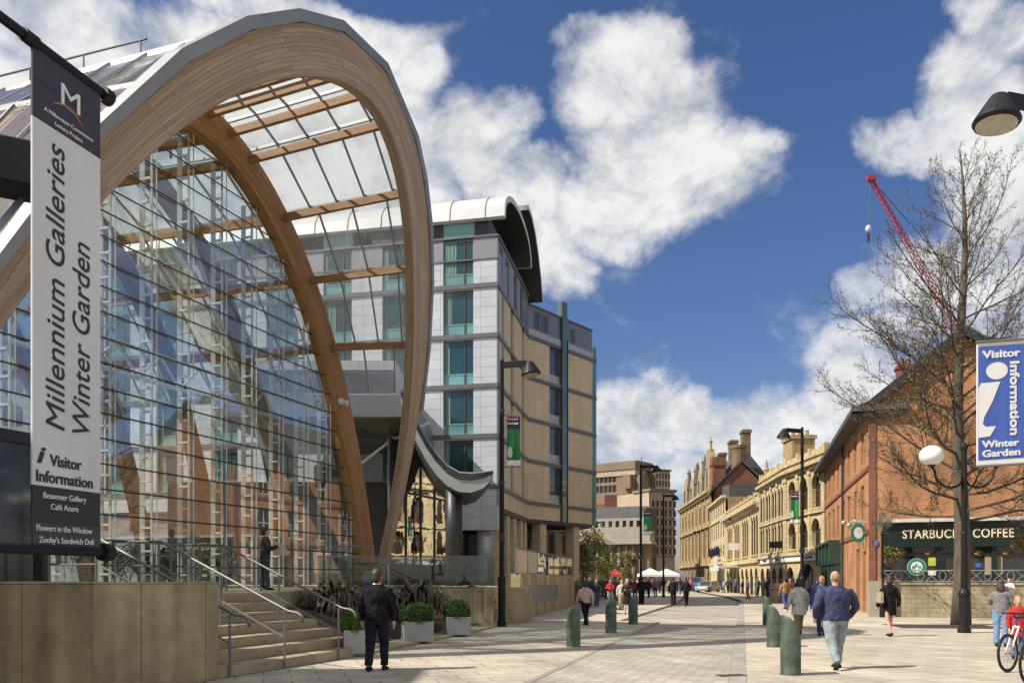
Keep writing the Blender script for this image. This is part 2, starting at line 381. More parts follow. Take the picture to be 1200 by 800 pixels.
def pane(name, col, rough=.06, spec=1.0, ior=1.7):
    m = mat(name, col, rough, 0, .25, .35, detail=2); b = m.node_tree.nodes['Principled BSDF']; b.inputs['IOR'].default_value = ior
    return m
P_teal = pane('teal glass', (.012, .055, .065)); P_tealL = pane('pale teal spandrel', (.13, .30, .28), .15)
P_dark = pane('dark window glass', (.02, .024, .028)); P_blue = pane('blue grey window', (.07, .085, .11)); P_gr = pane('green glass', (.08, .14, .135))
P_old = mat('old window glass', (.035, .025, .018), .25, 0, .4, .6, spec=.25); M_old = mat('brown frame', (.16, .11, .065), .6)
P_shop = pane('shop window', (.03, .032, .03)); P_warm = pane('warm window', (.16, .12, .07), .3)
M_frame = mat('white frame paint', (.55, .54, .50), .5); M_framed = mat('dark frame', (.05, .05, .05), .5); M_frameg = mat('grey frame', (.22, .23, .24), .45)
M_curt = mat('curtain', (.12, .22, .20), .8, var=.3, scale=6, stretch=(6, 6, .3))
M_conc = brickmat('brown concrete', (.23, .17, .125), (.21, .155, .11), (.16, .12, .09), 3., .5, .02, .9, .2, .15, .1, 0)
M_concl = mat('buff concrete', (.36, .29, .20), .85, var=.15, scale=.5)
M_pw = mat('portland stone', (.31, .28, .225), .8, var=.15, scale=.5)
M_verd = mat('verdigris bronze', (.125, .155, .12), .5, metal=.35, var=.45, scale=5, bump=.2, col2=(.045, .075, .06), big=.3)
M_bark = mat('bark', (.10, .078, .055), .9, var=.45, scale=4, stretch=(3, 3, .5), bump=.8, bscale=12)
M_twig = mat('twig bark', (.085, .06, .042), .9, var=.3)
M_bud = mat('bud', (.19, .16, .045), .8, var=.5, scale=1.2)
M_cone = mat('dry cones', (.05, .035, .022), .9)
M_leaf = mat('spring leaf', (.115, .17, .03), .6, var=.5, scale=1.0); M_leafd = mat('dark leaf', (.05, .10, .025), .6, var=.5, scale=1.0)
M_box = mat('box leaf', (.095, .19, .02), .55, var=.5, scale=6, col2=(.035, .085, .012)); M_box2 = mat('deep box leaf', (.05, .11, .022), .55, var=.5, scale=6)
M_phor = mat('flax leaf', (.085, .06, .038), .5, var=.6, scale=3, col2=(.03, .022, .018)); M_soil = mat('soil', (.045, .032, .022), .95, var=.4, scale=8, bump=.5)
M_pot = mat('grey planter', (.34, .34, .335), .6, var=.12, scale=4, bump=.1)
M_cloth = mat('banner cloth', (.66, .655, .67), .75, var=.10, scale=1.2, bump=.5, bscale=2.2, stretch=(1, 1, .35)); M_purple = mat('purple cloth', (.055, .045, .07), .75); M_olive = mat('dark olive cloth', (.028, .036, .03), .7); M_olive2 = mat('grey olive cloth', (.045, .056, .05), .7)
M_ink = mat('dark ink', (.035, .03, .045), .7); M_wht = mat('white ink', (.75, .74, .73), .7, var=.03); M_orange = mat('orange ink', (.45, .2, .08), .7)
M_blueb = mat('blue cloth', (.055, .115, .42), .7, var=.25, scale=1, bump=.4, bscale=1.5, stretch=(6, 6, .3)); M_green = mat('green cloth', (.03, .25, .075), .7, var=.5, scale=1.5, stretch=(3, 3, .6), col2=(.008, .09, .03)); M_navy = mat('navy cloth', (.03, .03, .09), .7)
M_globe = mat('opal globe', (.78, .77, .74), .25, var=.03); M_lens = mat('lamp lens', (.42, .40, .33), .25, var=.2, scale=8)
M_sgreen = mat('shopfront green', (.010, .020, .016), .35, var=.2); M_cream = mat('cream lettering', (.75, .66, .45), .5, var=.05); M_sb = mat('sign green', (.02, .20, .12), .4)
M_red = mat('red crane paint', (.30, .025, .05), .5); M_skin = mat('skin', (.50, .30, .21), .6, var=.08)
def cloth(name, c, var=.2): return mat(name, c, .85, var=var, scale=5, bump=.25, bscale=14)

# ------------------------------------------------------------------ text
def text(s, size, o, r, u, m, name='lettering', parent=None, bold=0., shear=0., align='LEFT', depth=.004, sx=1., space=1.):
    cu = bpy.data.curves.new(name, 'FONT'); cu.body = s; cu.size = size; cu.offset = bold*size; cu.shear = shear; cu.align_x = align; cu.extrude = depth; cu.space_character = space; cu.resolution_u = 4
    ob = bpy.data.objects.new('tmp', cu); COL.objects.link(ob); dg = bpy.context.evaluated_depsgraph_get(); dg.update()
    me = bpy.data.meshes.new_from_object(ob.evaluated_get(dg)); bpy.data.objects.remove(ob); bpy.data.curves.remove(cu)
    o = Vector(o); r = Vector(r).normalized(); u = Vector(u).normalized(); n = r.cross(u); og = ORG[parent] if parent else Vector((0, 0, 0))
    for v in me.vertices: v.co = o + r*(v.co.x*sx) + u*v.co.y + n*v.co.z - og
    me.name = name; me.materials.clear(); me.materials.append(m)
    ob = bpy.data.objects.new(name, me); COL.objects.link(ob)
    if parent: ob.parent = parent; ORG[ob] = og
    return ob
def textfit(s, x0, x1, z, h, fr, m, parent, w=.01, **kw):
    """one line between u=x0 and u=x1 on plane fr, baseline z, letter height h"""
    size = h/.70
    ob = text(s, size, (0, 0, 0), (1, 0, 0), (0, 1, 0), m, parent=None, **kw)
    xs = [v.co.x for v in ob.data.vertices]; a, b = min(xs), max(xs); k = (x1-x0)/(b-a)
    og = ORG[parent]; 
    for v in ob.data.vertices:
        q = fr.p(x0+(v.co.x-a)*k, z+v.co.y, w+v.co.z); v.co = q-og
    ob.parent = parent; ORG[ob] = og; return ob

# ------------------------------------------------------------------ facade helpers
def wall_face(mb, fr, u0, u1, v0, v1, wins, rv=.25, m=0):
    us = sorted({u0, u1, *[w[0] for w in wins], *[w[1] for w in wins]}); vs = sorted({v0, v1, *[w[2] for w in wins], *[w[3] for w in wins]})
    us = [u for u in us if u0-1e-6 <= u <= u1+1e-6]; vs = [v for v in vs if v0-1e-6 <= v <= v1+1e-6]
    for i in range(len(us)-1):
        j = 0
        while j < len(vs)-1:
            def hole(j):
                cu, cv = (us[i]+us[i+1])/2, (vs[j]+vs[j+1])/2
                return any(w[0] < cu < w[1] and w[2] < cv < w[3] for w in wins)
            if hole(j): j += 1; continue
            k = j
            while k+1 < len(vs)-1 and not hole(k+1): k += 1
            mb.face([fr.p(us[i], vs[j]), fr.p(us[i+1], vs[j]), fr.p(us[i+1], vs[k+1]), fr.p(us[i], vs[k+1])], m); j = k+1
    for w in wins:
        a, b, c, d = w[:4]; out = outline(w)
        n = len(out)
        for k in range(n):
            p, q = out[k], out[(k+1) % n]
            mb.face([fr.p(*p), fr.p(*q), fr.p(*q, -rv), fr.p(*p, -rv)], m)
        if len(w) > 4 and w[4]:
            h = n-2; arc = out[2:]
            mid = len(arc)//2
            for side, pts, cor in ((0, arc[:mid+1], (b, d)), (1, arc[mid:], (a, d))):
                for k in range(len(pts)-1): mb.face([fr.p(*cor), fr.p(*pts[k]), fr.p(*pts[k+1])], m)
def outline(w):
    a, b, c, d = w[:4]
    if len(w) > 4 and w[4]:
        r = (b-a)/2; ry = min(r*w[4], d-c-.05); s = d-ry
        return [(a, c), (b, c)]+[((a+b)/2+r*math.cos(t), s+ry*math.sin(t)) for t in [math.pi*k/10 for k in range(11)]]
    return [(a, c), (b, c), (b, d), (a, d)]
def window(fr, w, parent, rv=.25, pm=None, fm=None, vb=1, hb=1, fw=.07, name='window', mould=None):
    a, b, c, d = w[:4]; out = outline(w); mb = MB()
    n = len(out)
    cxm, cym = (a+b)/2, (c+d)/2
    for k in range(n):
        p, q = out[k], out[(k+1) % n]
        ip = (p[0]+(fw if p[0] < cxm else -fw if p[0] > cxm else 0), p[1]+(fw if p[1] < cym else -fw)); iq = (q[0]+(fw if q[0] < cxm else -fw if q[0] > cxm else 0), q[1]+(fw if q[1] < cym else -fw))
        mb.face([fr.p(*p, -rv+.05), fr.p(*q, -rv+.05), fr.p(*iq, -rv+.05), fr.p(*ip, -rv+.05)])
    for k in range(vb):
        u = a+(b-a)*(k+1)/(vb+1); fr.box(mb, u-fw*.4, u+fw*.4, c+fw, d-fw*.8, -rv+.004, -rv+.05)
    for k in range(hb):
        v = c+(d-c)*(k+1)/(hb+1); fr.box(mb, a+fw, b-fw, v-fw*.4, v+fw*.4, -rv+.01, -rv+.06)
    o = mb.build(name, fm or M_frame, parent, fix=False)
    if mould:
        mb = MB(); oo = out[2:]
        for k in range(len(oo)-1): mb.bar(fr.p(*oo[k], .02), fr.p(*oo[k+1], .02), .15, .09, up=tuple(fr.n))
        if c > 3: fr.box(mb, a-.12, b+.12, c-.16, c-.02, 0, .16)
        mb.build('arch_moulding', mould, o)
    MB().face([fr.p(u, v, -rv) for u, v in out]).build('pane', pm or P_dark, o, fix=False)
    return o
def row(u0, u1, n, w, z0, z1, arch=0):
    st = (u1-u0)/n; return [(u0+st*(i+.5)-w/2, u0+st*(i+.5)+w/2, z0, z1, arch) for i in range(n)]

# ================================================================== SETTING
SD = Vector((.272, .962))                      # street direction
def ground():
    mb = MB(); mb.face([(-2500, -600, -.12), (2500, -600, -.12), (2500, 4000, -.12), (-2500, 4000, -.12)])
    tag(mb.build('ground', M_far), kind='structure')
    # left pavement
    def Lx(d): return .62+.285*(d-14.8)
    def Lx2(d): return 5.95+.29*(d-39.3)
    def Rx(d): return 4.05+.277*(d-14.4)
    mb = MB(); mb.face([(-60, -8, 0), (Lx(-8), -8, 0), (Lx(32.3), 32.3, 0), (Lx2(33), 33, 0), (Lx2(60), 60, 0), (Lx2(60)+8, 95, 0), (-60, 95, 0)])
    tag(mb.build('pavement', M_pave), kind='structure')
    mb = MB(); mb.face([(Rx(-8), -8, 0), (80, -8, 0), (80, 140, 0), (29.0, 140, 0), (23.2, 100, 0), (20.5, 80, 0), (Rx(62), 62, 0)])
    tag(mb.build('pavement', M_pave), kind='structure')
    mb = MB(); pl = [(Lx(d)+.12, d, z) for d, z in ((-8, -.004), (24, -.004), (32.3, -.05))]+[(Lx2(33)+.14, 33, -.06), (Lx2(60)+.14, 60, -.1)]
    pr = [(Rx(d)-.3, d, z) for d, z in ((60, -.1), (33, -.06), (32.3, -.05), (24, -.004), (-8, -.004))]
    for i in range(4): mb.face([pl[i], pr[4-i], pr[3-i], pl[i+1]])
    tag(mb.build('road', M_road), kind='structure')
    mb = MB(); mb.face([(Lx2(60)+.14, 60, -.104), (Rx(60)-.3, 60, -.104), (20.3, 80, -.104), (23, 100, -.104), (29, 140, -.104), (26, 240, -.104), (-20, 240, -.104), (Lx2(60)+8.1, 95, -.104)])
    tag(mb.build('road', M_road), kind='structure')
    mb = MB()
    for (x0, d0, x1, d1, w) in ((Lx(-8)+.06, -8, Lx(32.3)+.06, 32.3, .09),):
        mb.bar((x0, d0, -.055), (x1, d1, -.055), w, .114)
    mb.bar((Lx2(33)+.07, 33, -.06), (Lx2(60)+.07, 60, -.06), .14, .128)
    mb.bar((Lx(32.3), 32.3, -.06), (Lx2(33), 33, -.06), .14, .126)
    tag(mb.build('kerb', M_kerb), kind='structure')
    mb = MB(); mb.bar((Rx(-8)-.15, -8, -.05), (Rx(62)-.15, 62, -.05), .28, .104)
    tag(mb.build('gutter', M_kerb), kind='structure')
    # cross bands of darker setts
    g = G(857, 791); mb = MB(); mb.box((g.x, g.y, .004), (.50, .22, .012), .28)
    for k in range(9): mb.box((g.x-.20+.05*k, g.y-.055+.0137*k, .012), (.02, .18, .012), .28)
    tag(mb.build('drain_grate', M_drain, loc=(g.x, g.y, 0)), 'dark iron drain grate in the pale road left of the front green bollard', 'drain')
ground()

# ================================================================== WINTER GARDEN
WU = Vector((math.sin(.367), math.cos(.367), 0)); WN = Vector((math.cos(.367), -math.sin(.367), 0))
WC = Vector((-8.637, 23.21, 0)); WW, WZ, WH = 9.676, 1.37, 13.658
def wp(s, z, n): q = WC+WU*s+WN*n; return Vector((q.x, q.y, z))
def aprof(t, th, q, hs=1.0):
    def f(t): a = abs(t); return WW*t, WZ+WH*hs*(1-.691*a**1.972-.309*a**6)
    s, z = f(t); s2, z2 = f(t+1e-4) if t < .9999 else (s+(s-f(t-1e-4)[0]), z+(z-f(t-1e-4)[1]))
    dx, dz = s2-s, z2-z; L = math.hypot(dx, dz); nx, nz = dz/L, -dx/L
    tt = th*(q+(1-q)*(z-WZ)/(WH*hs))
    return s, z, s+nx*tt, z+nz*tt, nx, nz
def fprof(t):      # the leaning outer arch: extrados, intrados, normal, distance out from the wall
    def f(t): a = abs(t); return WW*.9696*t, WZ+WH*1.0149*(1-.774*a**1.972-.226*a**6)
    s, z = f(t); s2, z2 = f(t+1e-4) if t < .9999 else (s+(s-f(t-1e-4)[0]), z+(z-f(t-1e-4)[1]))
    dx, dz = s2-s, z2-z; L = math.hypot(dx, dz); nx, nz = dz/L, -dx/L
    r = (z-WZ)/(WH*1.0149); n = .355+4.7623*r+.09*r*r+(1.11*t+.1155*t**3)*r
    th = max(.42, .5588+1.1656*r+.4326*t-.5504*r*r); k = min(1, max(0, (t-.55)/.45)); th *= 1-.62*k*k*(3-2*k)
    return s, z, s+nx*th, z+nz*th, nx, nz, n
TT = [math.copysign(abs(k/36)**.85, k) for k in range(-36, 37)]
def arch(name, th, q, nf, depth, m, parent, hs=1.0, front=False):
    mb = MB(); prev = None; L = 0
    for t in TT:
        if front: s, z, si, zi, nx, nz, n1 = fprof(t); n1i = n1
        else: s, z, si, zi, nx, nz = aprof(t, th, q, hs); n1 = n1i = nf(z)
        n2 = n1-depth; n2i = n1i-depth
        A = wp(s, z, n1), wp(s, z, n2), wp(si, zi, n2i), wp(si, zi, n1i)
        if prev:
            dl = (A[0]-prev[0]).length; c = (0, depth, depth+th, 2*depth+th, 2*depth+2*th)
            for k in range(4):
                k2 = (k+1) % 4
                mb.face([prev[k], A[k], A[k2], prev[k2]], 0, [(L, c[k]), (L+dl, c[k]), (L+dl, c[k+1]), (L, c[k+1])])
            L += dl
        else: mb.face(list(A))
        prev = A
    mb.face(list(prev)[::-1])
    return mb.build(name, m, parent)
def winter_garden():
    T = thing('winter_garden', 'arched timber and glass conservatory hall with a leaning end arch', 'glasshouse', tuple(wp(0, 0, 0)))
    arch('timber_arch', 1.0, 1, None, .30, M_timF, T, front=True)['label'] = 'pale outer timber arch leaning over the pavement'
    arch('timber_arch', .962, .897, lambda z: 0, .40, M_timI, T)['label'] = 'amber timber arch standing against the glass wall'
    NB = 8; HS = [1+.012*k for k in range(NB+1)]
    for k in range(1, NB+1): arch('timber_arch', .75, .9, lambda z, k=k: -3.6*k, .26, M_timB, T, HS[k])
    # purlins, roof glazing
    TP = [.03, .122, .225, .405, .562, .697]; TP = [-t for t in TP[::-1]]+TP
    def off(t, d, hs=1.): s, z, _, _, nx, nz = aprof(t, .9, .9, hs); return s-nx*d, z-nz*d
    for t in TP:
        s, z = off(t, -.30)
        fs_, fz_, _, _, fx, fzn, fn = fprof(t); mb = MB()
        mb.bar(wp(fs_+fx*.3, fz_+fzn*.3, fn-.3), wp(s, z, -.1), .13, .21)
        mb.build('purlin', M_pur, T)
        mb = MB(); p = wp(s, z, -.4)
        for k in range(1, NB+1):
            s2, z2 = off(t, -.30, HS[k]); q = wp(s2, z2, -3.6*k); mb.bar(p, q, .10, .30); p = q
        mb.build('purlin', M_pur, T)
    TG = sorted(TP+[-.80, -.95, .775, 0]); TG = [t for t in TG if abs(t) > .05 or t == 0]
    g1, g2, bars, bars2 = MB(), MB(), MB(), MB()
    for i in range(len(TG)-1):
        a, b = TG[i], TG[i+1]
        (sa, za), (sb, zb) = off(a, .12), off(b, .12); A_, B_ = fprof(a), fprof(b); na, nb = A_[6]-.1, B_[6]-.1
        qa, qb = wp(A_[0]-A_[4]*.12, A_[1]-A_[5]*.12, na), wp(B_[0]-B_[4]*.12, B_[1]-B_[5]*.12, nb); ia, ib = wp(sa, za, -.2), wp(sb, zb, -.2)
        g1.face([qa, qb, ib, ia])
        m = max(2, round((na+nb)/2/1.05))
        for k in range(m+1):
            f = k/m; bars.bar(ia.lerp(qa, f), ib.lerp(qb, f), .05, .06)
        p = None
        for k in range(NB+1):
            (s1, z1), (s2, z2) = off(a, .12, HS[k]), off(b, .12, HS[k]); q = (wp(s1, z1, -.2-3.6*k if k else -.2), wp(s2, z2, -3.6*k if k else -.2))
            if p:
                g2.face([p[0], p[1], q[1], q[0]])
                for f in (0, .33, .67): bars2.bar(p[0].lerp(q[0], f), p[1].lerp(q[1], f), .05, .07)
                bars2.bar(p[0], q[0], .06, .08)
            p = q
        bars.bar(qa, ia, .06, .08)
    g1.build('roof_glazing', G_roof, T, fix=False); g2.build('roof_glazing', G_roof, T, fix=False)
    bars.build('glazing_bars', M_galv, T, fix=False); bars2.build('glazing_bars', M_galv, T, fix=False)
    # zinc capping over the outer arch, in straight lengths
    mb = MB(); TC = [-1, -.82, -.66, -.5, -.36, -.225, -.085, .10, .30, .40, .50, .60, .71, .80]
    pr = None
    for t in TC:
        s, z, _, _, nx, nz, n = fprof(t)
        s1, z1 = s-nx*.02, z-nz*.02; hh = .28*(1 if abs(t) < .6 else .8); s2, z2 = s-nx*hh, z-nz*hh
        A = (wp(s1, z1, n+.06), wp(s2, z2, n+.06), wp(s2, z2, n-.36), wp(s1, z1, n-.36))
        if pr:
            for k in range(4): mb.face([pr[k], A[k], A[(k+1) % 4], pr[(k+1) % 4]])
        else: mb.face(list(A))
        pr = A
    mb.face(list(pr)); mb.build('capping', M_zinc, T)
    # ridge walkway with rail
    mb, rl = MB(), MB()
    zr = WZ+WH+.22
    mb.bar(wp(-1.6, zr, -.6), wp(-1.6, zr+1.0, -29), .12, .16); mb.bar(wp(1.6, zr, -.6), wp(1.6, zr+1.0, -29), .12, .16)
    mb.bar(wp(0, zr+.1, -.6), wp(0, zr+1.1, -29), 3.2, .05)
    for k in range(15):
        n = -.6-2*k; z = zr+.035*(-n-.6)
        for s in (-1.6, 1.6):
            rl.tube([wp(s, z, n), wp(s, z+.55, n)], .025, 5); mb.bar(wp(s, z-.75, n), wp(s, z, n), .06, .06)
    for s in (-1.6, 1.6):
        rl.tube([wp(s, zr+.55, -.4), wp(s, zr+1.55, -29)], .03, 6)
    mb.build('ridge_walkway', M_galv, T); rl.build('walkway_rail', M_dark, T)
    # end glass wall
    gl, pts = MB(), []
    for t in TT:
        s, z, si, zi, *_ = aprof(t, .962, .897); pts.append((si, zi))
    top = [p for p in pts if p[1] > WZ+.02]
    smin = min(p[0] for p in top); smax = max(p[0] for p in top)
    gl.face([wp(smin, WZ, -.28)]+[wp(s, z, -.28) for s, z in top]+[wp(smax, WZ, -.28)])
    gl.build('facade_glass', G_fac, T, fix=False)
    def half(z):   # inner half-width at height z
        for i in range(len(top)//2, len(top)-1):
            if top[i+1][1] <= z: 
                f = (top[i][1]-z)/(top[i][1]-top[i+1][1]); return top[i][0]+f*(top[i+1][0]-top[i][0])
        return smax
    def topz(s):
        for i in range(len(top)-1):
            if top[i][0] <= s <= top[i+1][0]: f = (s-top[i][0])/(top[i+1][0]-top[i][0]); return top[i][1]+f*(top[i+1][1]-top[i][1])
        return WZ
    z = WZ+.62
    while z < WZ+WH-1.2:
        h = half(z); mb = MB(); mb.tube([wp(-h, z, -.22), wp(h, z, -.22)], .021, 5); mb.build('glazing_cable', M_cable, T); z += .617
    s = -8.2
    while s < 8.6:
        zt = topz(s)
        if zt > WZ+1.5:
            mb = MB()
            mb.bar(wp(s, WZ, -.42), wp(s, zt+.1, -.42), .05, .05); mb.bar(wp(s, WZ, -.74), wp(s, zt+.1, -.74), .05, .13)
            zz = WZ+.4
            while zz < zt-.1: mb.bar(wp(s, zz, -.42), wp(s, zz, -.78), .07, .05); zz += .617
            mb.build('ladder_truss', M_white, T)
            mb = MB(); mb.bar(wp(s, WZ, -.25), wp(s, zt, -.25), .012, .03); mb.build('glass_joint', M_white, T)
        s += 1.36
    # steel raking braces behind the glass
    for (s0, s1, z0, z1, n) in ((-6, -2, 4.5, 12.4, -1.6), (6.5, 1.0, 2.5, 12.0, -1.4), (-5.5, 5.5, 7.2, 7.2, -1.5)):
        mb = MB(); mb.tube([wp(s0, z0, n), wp(s1, z1, n)], .07, 8); mb.build('brace', M_white, T)
    mb = MB()
    for k in range(7):
        a = -5.5+11*k/7; mb.bar(wp(a, 7.2, -1.5), wp(a+.8, 8.0, -1.5), .05, .05); mb.bar(wp(a+.8, 8.0, -1.5), wp(a+1.57, 7.2, -1.5), .05, .05)
    mb.bar(wp(-5.5, 8.0, -1.5), wp(5.5, 8.0, -1.5), .08, .08); mb.build('lattice_girder', M_white, T)
    # two round lamps on the inner arch
    for zz in (7.9,):
        for k in (0, .30):
            p = wp(half(zz)+.30, zz, .05+k*.2); mb = MB(); q = wp(half(zz)+.30-k*1.1, zz, .22); mb.ell(q, .12, .12, .12); mb.build('flood_lamp', M_white, T, smooth=True)
    # dark door portal at the near end of the wall
    mb = MB()
    for s_ in (-7.6, -5.2): mb.bar(wp(s_, WZ, .1), wp(s_, WZ+3.3, .1), .22, .3)
    mb.bar(wp(-7.6, WZ+3.3, .1), wp(-5.2, WZ+3.3, .1), .3, .25); fr = mb.build('door_portal', M_dark, T)
    MB().boxm(Matrix.Translation(wp(-6.4, WZ+1.6, .12)) @ Matrix.Rotation(math.atan2(WU.y, WU.x), 4, 'Z'), 2.2, .04, 3.1).build('door', P_dark, fr)
    # low plinth and floor inside
    mb = MB(); mb.ext([wp(-9.7, 1.32, -.5), wp(9.9, 1.32, -.5), wp(9.9, 1.32, -29), wp(-9.7, 1.32, -29)], (0, 0, -.3)); mb.build('floor', M_conc, T)
    # rear gable: steel frame and glass
    mb = MB(); e = [wp(aprof(t, .75, .9, HS[NB])[0], aprof(t, .75, .9, HS[NB])[1], -29) for t in TT]; MB().face(e).build('rear_glass', G_fac, T, fix=False)
    for k in range(-4, 5): mb.bar(wp(k*2, WZ, -28.9), wp(k*2, 14.5-abs(k)**2*.55, -28.9), .15, .12)
    for z in (4, 7, 10): mb.bar(wp(-8, z, -28.9), wp(8, z, -28.9), .12, .12)
    mb.build('rear_frame', M_white, T)
winter_garden()

def gallery():  # unseen neighbour building, placed and sized to shade the near left corner
    T = thing('stone_gallery', 'tall tan stone gallery beside the glass hall, added outside the left of the view for its shade', 'building', (-25, 0, 0))
    mb = MB(); mb.prism([(-15.5, 11.2), (-24, 11.2), (-45, 0), (-45, -25), (-15.5, -25)], -.1, 14); mb.build('wall', M_stone2, T)
    f = FR((-15.5, -25), (-15.5, 11.2)); mb = MB(); f.box(mb, 0, f.L, 13.6, 14.3, -.5, .3); mb.build('cornice', M_stone2, T)
    for k in range(6):
        mb = MB(); f.box(mb, 2+5.8*k, 4.6+5.8*k, 2, 5, .01, .06); f.box(mb, 2+5.8*k, 4.6+5.8*k, 7, 11, .01, .06); mb.build('window', P_dark, T)
gallery()
# plants inside the hall
def leafcloud(mb, c, rx, ry, rz, n, size, shell=.5, m=0, rnd=random, aspect=.55):
    c = Vector(c)
    for _ in range(n):
        while True:
            v = Vector((rnd.uniform(-1, 1), rnd.uniform(-1, 1), rnd.uniform(-1, 1)))
            if shell < v.length < 1: break
        p = c+Vector((v.x*rx, v.y*ry, v.z*rz)); s = size*rnd.uniform(.6, 1.3)
        d = Vector((rnd.gauss(0, 1), rnd.gauss(0, 1), rnd.gauss(0, .7))).normalized(); a = d.cross(Vector((rnd.gauss(0, 1), rnd.gauss(0, 1), rnd.gauss(0, 1)))).normalized()
        mb.face([p-d*s*.5, p+a*s*aspect*.5, p+d*s*.5, p-a*s*aspect*.5], m)
def strapplant(name, label, cat, c, n, L, m, group=None, droop=1.2, w=.085):
    c = Vector(c); mb = MB()
    for k in range(n):
        a = random.uniform(0, 2*math.pi); e0 = random.uniform(.75, 1.45); l = L*random.uniform(.6, 1.1); p = c+Vector((random.uniform(-.12, .12), random.uniform(-.12, .12), 0)); dr = random.uniform(.5, 1)*droop
        side = Vector((-math.sin(a), math.cos(a), 0)); pv = None; el = e0
        for i in range(8):
            ww = w*(1-(i/7)**2*.95)*.5; A = (p-side*ww, p+side*ww)
            if pv: mb.face([pv[0], pv[1], A[1], A[0]])
            pv = A; p = p+Vector((math.cos(a)*math.cos(el), math.sin(a)*math.cos(el), math.sin(el)))*l/7; el -= dr*(i+1)/9
    return tag(mb.build(name, m, loc=c, fix=False), label, cat, group)
PALM = ('bushy palm behind the glass left of the nearest handrail', 'tall palm deep behind the middle of the glass wall', 'bushy palm behind the glass just beyond the person reading', 'palm behind the far end of the glass wall near the arch feet', 'small palm pressed near the glass below the middle of the wall',
        'small palm near the glass beside the top of the steps', 'mid sized palm near the glass towards the amber arch foot', 'palm far back behind the dark door portal', 'very tall palm in the depth of the hall right of centre', 'tallest palm at the back of the hall left of centre')
for k, (s, n, L) in enumerate(((-5, -5, 2.6), (-1, -7, 3.4), (3.5, -5, 2.4), (6, -10, 3.0), (1.2, -3, 1.9), (-3.2, -3, 2.2), (5.5, -4, 2.2), (-6.5, -9, 3.2), (2.5, -11, 4.2), (-2.5, -13, 4.5))):
    strapplant('palm', PALM[k], 'palm', wp(s, 1.4, n), 60, L, M_leafd, 'palms inside the glass hall', 1.0, .22)
random.seed(11)

